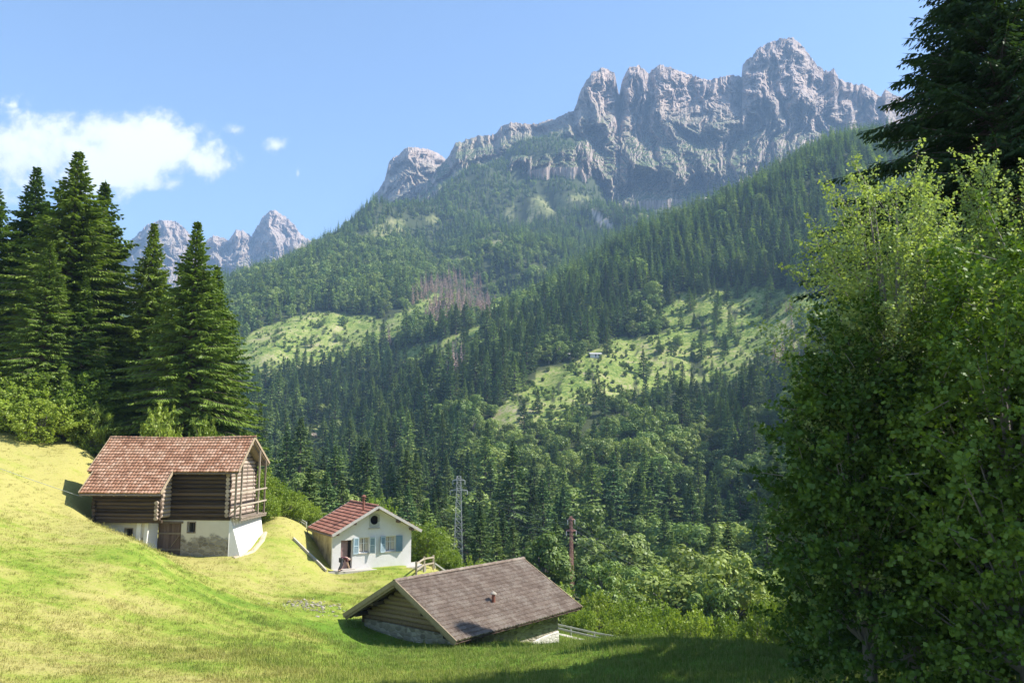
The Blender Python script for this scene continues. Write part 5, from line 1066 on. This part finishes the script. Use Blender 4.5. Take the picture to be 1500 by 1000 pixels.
# ---- small buildings far off
def far_house(px, py, Y, w, d, h, rh, rz, label, wm, rm, name):
    x, y, z = V3(px, py, Y); z = hz(x, y); b = empty(name, (x, y, z), rz, label, "hut"); mb = MB(); mb.box(-w / 2, w / 2, -d / 2, d / 2, -2, h); mb.prism([(-d / 2, h), (d / 2, h), (0, h + rh)], 0, -w / 2, w / 2); mb.build("wall", wm, b)
    mb = MB()
    for s in (-1, 1): mb.add([(x_, s * y_, z_ + k) for k in (0.02, 0.22) for x_ in (-w / 2 - .5, w / 2 + .5) for (y_, z_) in ((0, h + rh), (d / 2 + 0.6, h - 0.6 * rh / (d / 2)))], [(0, 2, 3, 1), (4, 5, 7, 6), (0, 1, 5, 4), (2, 6, 7, 3), (0, 4, 6, 2), (1, 3, 7, 5)])
    mb.build("roof", rm, b); mb = MB(); mb.box(-0.5, 0.5, -d / 2 - 0.04, -d / 2 - 0.003, 0, 2.0); mb.build("door", M_dooro, b)
    mb = MB(); mb.box(w * 0.22, w * 0.36, -d / 2 - 0.04, -d / 2 - 0.003, 1, 1.9); mb.build("window", M_dark, b)
M_sheet = mat("pale_roof_sheet", lambda t, co, pos: t.mix(t.noise(co, 1), (0.40, 0.38, 0.35), (0.55, 0.53, 0.49)), 0.6)
far_house(463, 634, 600, 6.5, 5, 2.6, 1.8, 0.3, "tiny hut at the top of the small bright clearing", M_wood, M_wood, "far_hut")
far_house(839, 524, 617, 7.5, 4.5, 2.2, 1.0, 0.1, "left one of two pale roadside sheds on the far meadow", M_whitewash, M_sheet, "roadside_shed")
far_house(872, 519, 617, 8.5, 4.5, 2.2, 1.0, 0.05, "right one of two pale roadside sheds on the far meadow", M_whitewash, M_sheet, "roadside_shed")

# ---- the person stooping at the house door
def person():
    b0 = Matrix.Translation((-10.07, 62, -8.92)) @ Matrix.Rotation(0.51, 4, 'Z'); p = b0 @ Vector((-2.86, -0.16, 0.0))
    b = empty("person", (p.x, p.y, -8.92 + 0.0), 0.45, "person in a dark maroon top and dark trousers bending down at the house door", "person"); b.scale = (1.1, 1.1, 1.1)
    M_skin = mat("skin", lambda t, co, pos: t.mix(t.noise(co, 20), (0.50, 0.32, 0.24), (0.62, 0.42, 0.33)), 0.6)
    M_top = mat("maroon_top", lambda t, co, pos: t.mix(t.noise(co, 12), (0.09, 0.035, 0.045), (0.16, 0.07, 0.08)))
    M_tr = mat("dark_trousers", lambda t, co, pos: t.mix(t.noise(co, 12), (0.035, 0.035, 0.045), (0.08, 0.08, 0.095)))
    M_hair = mat("grey_hair", lambda t, co, pos: t.mix(t.noise(co, 40), (0.20, 0.17, 0.15), (0.42, 0.38, 0.35)))
    M_shoe = mat("shoes", lambda t, co, pos: t.mix(t.noise(co, 12), (0.03, 0.025, 0.02), (0.07, 0.06, 0.05)))
    def skin(name, verts, edges, rad, m, root=0, parent=b):
        me = bpy.data.meshes.new(name); me.from_pydata(verts, edges, []); o = link(name, me, parent); md = o.modifiers.new("skin", 'SKIN'); md.use_smooth_shade = True
        for k, r_ in enumerate(rad): me.skin_vertices[0].data[k].radius = (r_, r_) if not isinstance(r_, tuple) else r_
        me.skin_vertices[0].data[root].use_root = True; s = o.modifiers.new("sub", 'SUBSURF'); s.levels = s.render_levels = 2; me.materials.append(m); return o
    # pelvis, waist, chest, neck, head, brow ... facing +x, bent forward
    V = [(0, 0, 0.76), (0.14, 0, 0.84), (0.32, 0, 0.86), (0.43, 0, 0.80), (0.53, 0, 0.74), (0.60, 0, 0.68),
         (0.02, 0.10, 0.72), (0.12, 0.13, 0.42), (-0.02, 0.14, 0.10), (0.13, 0.15, 0.04),
         (0.02, -0.10, 0.72), (-0.02, -0.13, 0.42), (-0.20, -0.14, 0.10), (-0.06, -0.15, 0.04),
         (0.36, 0.18, 0.80), (0.42, 0.22, 0.55), (0.50, 0.18, 0.34), (0.53, 0.17, 0.26), (0.36, -0.18, 0.80), (0.38, -0.22, 0.55), (0.48, -0.17, 0.33), (0.51, -0.16, 0.25)]
    E = [(0, 1), (1, 2), (2, 3), (3, 4), (4, 5), (0, 6), (6, 7), (7, 8), (8, 9), (0, 10), (10, 11), (11, 12), (12, 13), (2, 14), (14, 15), (15, 16), (16, 17), (2, 18), (18, 19), (19, 20), (20, 21)]
    Rr = [0.13, 0.115, 0.13, 0.055, 0.09, 0.085, 0.09, 0.065, 0.04, 0.035, 0.09, 0.065, 0.04, 0.035, 0.055, 0.04, 0.03, 0.03, 0.055, 0.04, 0.03, 0.03]
    for s, w in ((1, 17), (-1, 21)):       # five fingers on each hand
        c = V[w]
        for k, (dx, dz) in enumerate([(0.035, -0.075), (0.02, -0.085), (0.0, -0.085), (-0.02, -0.07), (0.05, -0.03)]):
            V.append((c[0] + dx * 0.6, c[1] + s * 0.005, c[2] + dz * 0.5)); Rr.append(0.010); E.append((w, len(V) - 1)); V.append((c[0] + dx, c[1], c[2] + dz)); Rr.append(0.008); E.append((len(V) - 2, len(V) - 1))
    skin("body", V, E, Rr, M_skin)
    skin("shirt", [V[0], V[1], V[2], V[14], V[15], V[18], V[19], (0.39, 0, 0.83)], [(0, 1), (1, 2), (2, 3), (3, 4), (2, 5), (5, 6), (2, 7)], [0.15, 0.14, 0.15, 0.075, 0.055, 0.075, 0.055, 0.07], M_top)
    skin("trousers", [V[0], V[6], V[7], V[8], V[10], V[11], V[12]], [(0, 1), (1, 2), (2, 3), (0, 4), (4, 5), (5, 6)], [0.15, 0.11, 0.08, 0.06, 0.11, 0.08, 0.06], M_tr)
    skin("hair", [(0.50, 0, 0.80), (0.58, 0, 0.76)], [(0, 1)], [0.085, 0.075], M_hair)
    for k in (8, 12):
        h = V[k]; skin("shoe", [(h[0] - 0.03, h[1], 0.055), (h[0] + 0.10, h[1], 0.045), (h[0] + 0.17, h[1], 0.04)], [(0, 1), (1, 2)], [0.05, 0.048, 0.035], M_shoe)
    mb = MB(); mb.tube([(0.665, 0, 0.655), (0.70, 0, 0.635)], [0.022, 0.012], 6); mb.build("nose", M_skin, b)
    for s in (-1, 1):
        mb = MB(); mb.tube([(0.655, s * 0.032, 0.685), (0.665, s * 0.032, 0.68)], [0.012, 0.008], 6); mb.build("eye", M_shoe, b)
        mb = MB(); mb.tube([(0.55, s * 0.085, 0.72), (0.56, s * 0.10, 0.70)], [0.025, 0.012], 6); mb.build("ear", M_skin, b)
person()

# ------------------------------------------------------------------ trees and bushes that stand near: trunk and crown as parts
def hero(name, geo, mats, x, y, rz, label, cat, group=None, s=1.0, cache={}, dz=0.0):
    key = id(geo); 
    if key not in cache:
        bk, v, tint = geo; bv = np.array(bk.v, float); quads = np.array([f for f in bk.f if len(f) == 4], np.int32)
        cache[key] = (np_mesh("trunk", bv, quads, [mats[0]], smooth=True, tint=np.full(len(quads), 0.5)), np_mesh("crown", v, np.arange(len(v)).reshape(-1, 4), [mats[1]], tint=tint), geo)
    b = empty(name, (x, y, hz(x, y) + dz), rz, label, cat, group); b.scale = s if isinstance(s, tuple) else (s, s, s)
    link("trunk", cache[key][0], b); link("crown", cache[key][1], b); return b
def at(px, Y): return ((px - 750) / FPX * (Y * math.cos(PITCH)), Y)
SP = [spruce_geo(27, 5.0, 201, 0.32, 9, 0.25, 0.11, 1.0, 0.50, power=0.50, irr=0.22), spruce_geo(24, 4.3, 202, 0.32, 9, 0.25, 0.11, 1.0, 0.55, power=0.47, irr=0.24), spruce_geo(22, 4.1, 203, 0.32, 9, 0.25, 0.11, 0.95, 0.58, power=0.45, irr=0.22)]
G1 = "tall spruces on the slope left of the barn"
def spr(i, px, Y, top, label, wid=1.0):
    x, y = at(px, Y); zt = V3(px, top, Y)[2]; H = [27, 24, 22][i]; s = (zt - hz(x, y)) / H; hero("spruce", SP[i], (M_bark, M_needle_hero), x, y, random.uniform(0, 6), label, "spruce", G1, (s * wid * 1.16, s * wid * 1.16, s))
spr(0, 84, 74, 216, "tallest spruce of the left group, its pointed top against the white cloud", 1.18)
spr(1, 22, 80, 240, "dark spruce at the left frame edge, second highest of the left group")
spr(2, 128, 77, 262, "spruce just right of the tallest one, shorter and half hidden by it", 1.05)
spr(1, -40, 77, 262, "spruce cut by the left edge of the picture", 1.1)
spr(2, 52, 69, 350, "lower spruce in front of the tallest one on the left slope", 0.95)
spr(2, 108, 71.5, 400, "lowest spruce of the left group, standing before the tallest above the hazel bush")
spr(1, 207, 76, 322, "slender spruce left of the gap of sky, shaded one of the pair behind the barn", 0.88)
spr(0, 272, 70.5, 318, "tall sunlit spruce directly behind the barn's roof ridge", 0.98)
spr(2, 306, 74, 385, "right outer spruce behind the barn, next to the open valley", 0.95)
spr(1, -120, 74, 230, "spruce outside the picture's left edge")
bush = [spray_geo(5, 3.0, 301, 230, 48, 0.20, 1.0, 0.24, 0.0, stems=4, r0=0.05), spray_geo(3.6, 2.6, 302, 190, 45, 0.18, 0.8, 0.22, 0.0, stems=4, r0=0.04), spray_geo(7.5, 3.2, 303, 330, 50, 0.20, 1.1, 0.26, 0.0, stems=3, r0=0.08)]
G2 = "leafy bushes round the meadow"
def bsh(i, px, Y, top, wpx, label, cat="bush", name="bush", m=None):
    x, y = at(px, Y); z = hz(x, y); zt = V3(px, top, Y)[2]; H0, R0 = [(5, 3.0), (3.6, 2.6), (7.5, 3.2)][i]; sz = max(0.35, (zt - z) / H0); sx = wpx / FPX * Y / 2 / R0
    hero(name, bush[i], (M_greybark, m or M_leaf_bush), x, y, random.uniform(0, 6), label, cat, G2, (sx, sx, sz), dz=-0.2)
bsh(2, 95, 68.5, 535, 110, "big hazel bush at the foot of the tallest spruce on the left")
bsh(0, 30, 67, 548, 110, "leafy bush at the left frame edge under the spruces"); bsh(0, 135, 68, 590, 60, "small round bush at the right end of the hazels, above the barn's shadow")
bsh(0, 60, 65.5, 585, 90, "bush in front of the hazels on the upper edge of the mown slope"); bsh(1, 4, 66, 560, 60, "small bush at the very left edge of the mown slope")
bsh(0, 237, 66.5, 598, 82, "bright bush behind the barn's roof ridge, left of its middle"); bsh(0, 300, 67, 618, 60, "low bush just showing above the barn's ridge, right of the bright one")
bsh(2, 372, 66, 672, 62, "tall bush touching the gallery at the barn's right gable"); bsh(0, 398, 68.5, 698, 60, "bright yellow green bush between the barn and the white house", m=M_leaf_bush)
bsh(0, 428, 70, 718, 56, "bush at the end of the hedge nearest the white house's roof"); bsh(0, 384, 65, 716, 50, "dark leafy bush at the foot of the barn's gallery"); bsh(1, 456, 73, 735, 44, "low bush behind the left eave of the white house")
bsh(0, 352, 64.5, 740, 30, "small bush in the corner behind the barn's whitewashed base")
bsh(2, 628, 72, 762, 66, "bright round bush against the right side of the white house"); bsh(1, 656, 76, 800, 40, "low bush right of the round one, behind the lawn fence")
bsh(2, 560, 80, 728, 60, "bush rising behind the ridge of the white house"); bsh(1, 690, 86, 818, 60, "low scrub at the foot of the grey pylon")
for (px, Y, top, w, i, lab) in [(870, 92, 868, 70, 0, "pale round bush just right of the front hut's eave"), (915, 84, 880, 70, 0, "leafy bush above the crest, right of the guard rail"), (960, 88, 884, 66, 1, "low pale bush in the middle of the row above the crest"), (1010, 84, 892, 70, 1, "greyish bush above the crest under the tall spruces"),
        (820, 100, 858, 44, 1, "small bush behind the hut's right roof corner"), (1060, 80, 905, 60, 1, "low bush on the crest towards the dark trees"), (900, 66, 905, 50, 1, "small bush at the lower end of the guard rail"), (940, 62, 912, 50, 1, "lowest bush hugging the crest of the lawn"), (845, 76, 885, 46, 1, "bush beside the path right of the hut"),
        (1110, 70, 880, 80, 0, "bush in the hollow at the edge of the dark trees"), (1150, 52, 870, 70, 0, "shaded bush at the left foot of the dark trees")]:
    bsh(i, px, Y, top, w, lab, m=M_leaf_bush)

# the dark group at the right edge 
pf = lambda z: max(0.05, min(1.0, 1.3 * (1 - z) ** 0.42)) * (0.75 + 0.25 * min(1, z * 3))
W1 = spray_geo(13.4, 3.1, 401, 900, 75, 0.085, 1.15, 0.16, 0.12, prof=pf, core=0.4, up=0.9); W2 = spray_geo(14, 3.3, 402, 1000, 75, 0.085, 1.15, 0.16, 0.12, prof=pf, core=0.4, up=0.9)
B1 = spray_geo(9.4, 2.6, 403, 620, 72, 0.12, 1.0, 0.20, 0.0, prof=pf, core=0.4, up=0.4, wide=0.45); B2 = spray_geo(10.6, 3.1, 404, 760, 72, 0.12, 1.0, 0.20, 0.0, prof=pf, core=0.4, up=0.4, wide=0.45)
G3 = "broadleaf trees at the right edge"
hero("leafy_tree", W1, (M_greybark, M_leaf_pale), 9.75, 20.4, 0.4, "pale small leaved tree at the right, its sunlit crown leftmost below the dark spruce", "tree", G3)
hero("leafy_tree", W2, (M_greybark, M_leaf_pale), 13.3, 21.0, 1.4, "pale leaved tree touching the right frame edge, highest of the leafy ones", "tree", G3)
hero("leafy_tree", W1, (M_greybark, M_leaf_pale), 12.0, 22.2, 3.0, "pale small leaved tree between the other two, filling the crown below the dark spruce", "tree", G3, 0.97)
hero("maple_tree", B1, (M_greybark, M_leaf_maple), 8.35, 19.6, 2.4, "dark leafy maple forming the left edge of the shaded trees at the right", "tree", G3)
hero("maple_tree", B2, (M_greybark, M_leaf_maple), 10.6, 17.2, 0.9, "nearest maple in the lower right corner, large leaves mostly in shade", "tree", G3)
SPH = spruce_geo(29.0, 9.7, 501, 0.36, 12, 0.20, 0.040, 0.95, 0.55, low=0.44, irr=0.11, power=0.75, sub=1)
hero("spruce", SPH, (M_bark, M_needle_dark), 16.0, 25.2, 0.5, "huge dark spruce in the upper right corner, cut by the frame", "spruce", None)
# trees the sun meets first: they stand beyond the frame or behind the leafy group and shade the lower lawn
for (x, y, H, k, lab) in [(15.2, 30.5, 17.0, 0, "spruce hidden behind the pale leafy tree"), (15.8, 34.5, 15.0, 1, "smaller spruce at the end of the lawn behind the leafy trees"), (18.5, 35.5, 17, 2, "spruce behind the leafy trees, farther down the slope"), (20.8, 45.2, 26, 3, "spruce whose tip shades the front hut's eave"), (25.0, 50.0, 20, 1, "tall spruce behind the leafy trees, level with the far end of the hut"), (19.3, 41.0, 20.0, 0, "spruce at the end of the lawn level with the hut"), (20.5, 45, 17, 0, "spruce behind the leafy trees near the hut"),
                        (19, 27, 16, 1, "spruce beyond the right frame edge"), (15.0, 18.0, 13, 2, "spruce beside the drone, right of the frame"), (14.2, 15.2, 14, 1, "spruce close beside the drone, right of the frame"), (17.2, 20.6, 9.0, 0, "spruce right of the frame behind the nearest maple"), (14.6, 12.4, 14, 3, "spruce right of the drone"), (21.5, 22.5, 15, 3, "tall spruce right of the frame beside the huge one"), (17.5, 15, 13, 0, "lower spruce beside the drone, right of the frame"), (23, 31, 18, 1, "outermost spruce right of the frame")]:
    o = link("spruce", PROT["spruce_m%d" % k], None, (x, y, hz(x, y)), x); s = H / [24, 26, 22, 25][k]; o.scale = (s * 1.15, s * 1.15, s); tag(o, lab, "spruce", "spruces right of the lawn")

# ------------------------------------------------------------------ the meadow grass itself
def g_grass(t, co, pos):
    c, fine = meadow_colour(t, pos); k = t.attr('tint')
    c = t.mix(t.math('MULTIPLY', k, 0.35), c, (0.62, 0.55, 0.25)); return c
def grass():
    m = bpy.data.materials.new("grass_blades"); m.use_nodes = True; t = NT(m.node_tree)
    for n in list(t.n): t.n.remove(n)
    out = t.new('ShaderNodeOutputMaterial'); pos = t.new('ShaderNodeNewGeometry').outputs['Position']; c = g_grass(t, None, pos)
    d = t.new('ShaderNodeBsdfDiffuse'); t.put(d.inputs[0], c); tr = t.new('ShaderNodeBsdfTranslucent'); t.put(tr.inputs[0], c); mx = t.new('ShaderNodeMixShader'); mx.inputs[0].default_value = 0.35
    t.l.new(d.outputs[0], mx.inputs[1]); t.l.new(tr.outputs[0], mx.inputs[2]); t.l.new(mx.outputs[0], out.inputs[0])
    col = bpy.data.collections.new("grass_kinds"); r = np.random.default_rng(9)
    for k in range(6):
        vs, fs, ts = [], [], []; nb = [22, 18, 26, 16, 20, 12][k]; hh = [0.10, 0.13, 0.09, 0.17, 0.12, 0.24][k]; sp = [0.20, 0.16, 0.24, 0.12, 0.2, 0.1][k]
        for i in range(nb):
            p = np.array([*(r.normal(size=2) * sp), -0.02]); az = r.uniform(0, 6.28); d_ = np.array([math.cos(az), math.sin(az), 0]); s_ = np.array([-d_[1], d_[0], 0]) * r.uniform(0.005, 0.010); h = hh * r.uniform(0.5, 1.3); l = h * r.uniform(0.2, 0.9); b = len(vs)
            vs += [p - s_, p + s_, p + d_ * l * 0.35 + [0, 0, h * 0.65] + s_ * .8, p + d_ * l * 0.35 + [0, 0, h * 0.65] - s_ * .8, p + d_ * l + [0, 0, h]]; fs += [(b, b + 1, b + 2, b + 3), ]; ts += [r.random()]
            fs2 = (b + 3, b + 2, b + 4); fs.append(fs2); ts.append(ts[-1])
        q = [f for f in fs if len(f) == 4]; tr_ = [f for f in fs if len(f) == 3]; me = np_mesh("tuft%d" % k, np.array(vs), [np.array(q), np.array(tr_)], [m], tint=[x for f, x in zip(fs, ts) if len(f) == 4] + [x for f, x in zip(fs, ts) if len(f) == 3]); col.objects.link(bpy.data.objects.new("tuft%d" % k, me))
    P = []
    for (y0, y1, dn) in [(19, 32, 30), (32, 42, 20), (42, 54, 12), (54, 66, 7), (66, 76, 4)]:
        x0, x1 = -0.82 * y1 - 2, min(22, 0.5 * y1); n = int((x1 - x0) * (y1 - y0) * dn); P.append(np.stack([r.uniform(x0, x1, n), r.uniform(y0, y1, n)], 1))
    P = np.vstack(P); X, Y = P[:, 0], P[:, 1]; ok = inpoly(X, Y, MEADOW) & (np.abs(X) < 0.80 * Y + 1.5)
    def inside(o, rz, x0, x1, y0, y1):
        dx, dy = X - o[0], Y - o[1]; lx = dx * math.cos(rz) + dy * math.sin(rz); ly = -dx * math.sin(rz) + dy * math.cos(rz); return (lx > x0) & (lx < x1) & (ly > y0) & (ly < y1)
    ok &= ~inside((-29.65, 60), -0.072, 1.3, 10.6, -2.2, 3.8) & ~inside((-29.65, 60), -0.072, 1.3, 4.8, -3.4, 0) & ~inside((-10.07, 62), 0.51, -3.4, 4.1, -0.3, 6.5) & ~inside((-6.36, 45), 0.893, 0.85, 9.9, -3.8, 3.4)
    ok &= ~((((X - 3.0) / 2.2) ** 2 + ((Y - 55) / 7) ** 2 < 1) & (np.abs((X - 3.4) + (Y - 56.6) * 0.44) < 0.6)); X, Y = X[ok], Y[ok]
    lush = 0.5 + 0.5 * np.clip(fbm(X / 6, Y / 6, 4.0, 3) + 0.05 * (X + 4), -1, 1); keep = r.random(len(X)) < 0.45 + 0.55 * lush; X, Y, lush = X[keep], Y[keep], lush[keep]; n = len(X)
    Z = height(X, Y); sc = (0.65 + 0.95 * lush) * r.uniform(0.7, 1.3, n); print("tufts", n)
    var = np.where(r.random(n) < 0.06, 5, r.integers(0, 5, n))
    points("meadow_grass", np.stack([X, Y, Z], 1), np.stack([0 * X, 0 * X, r.uniform(0, 6.28, n)], 1), np.stack([sc * 0 + 1.0, sc * 0 + 1.0, sc], 1), var, col, "mown grass of the meadow, yellow on the slope and green on the lawn")
grass()
# ------------------------------------------------------------------ the air of the valley
def build_haze():
    m = bpy.data.materials.new("haze"); m.use_nodes = True; nt = m.node_tree
    for n in list(nt.nodes): nt.nodes.remove(n)
    out = nt.nodes.new('ShaderNodeOutputMaterial'); v = nt.nodes.new('ShaderNodeVolumePrincipled')
    v.inputs['Color'].default_value = (0.42, 0.66, 1.0, 1); v.inputs['Density'].default_value = HAZE; v.inputs['Anisotropy'].default_value = 0.0
    nt.links.new(v.outputs[0], out.inputs['Volume'])
    mb = MB(); mb.box(-12000, 12000, -60, 9500, ZLOW, ZHIGH); o = mb.build("haze", m); tag(o, kind='stuff')
zs_all = []
for o in S.objects:
    if o.type == 'MESH' and o.get('kind') == 'structure':
        a = np.empty(len(o.data.vertices) * 3, np.float32); o.data.vertices.foreach_get('co', a); zs_all += [a[2::3].min(), a[2::3].max()]
ZLOW = min(zs_all) - 1; ZHIGH = max(zs_all) + 20; HAZE = 0.00013
print("z range", ZLOW, ZHIGH)
build_haze()
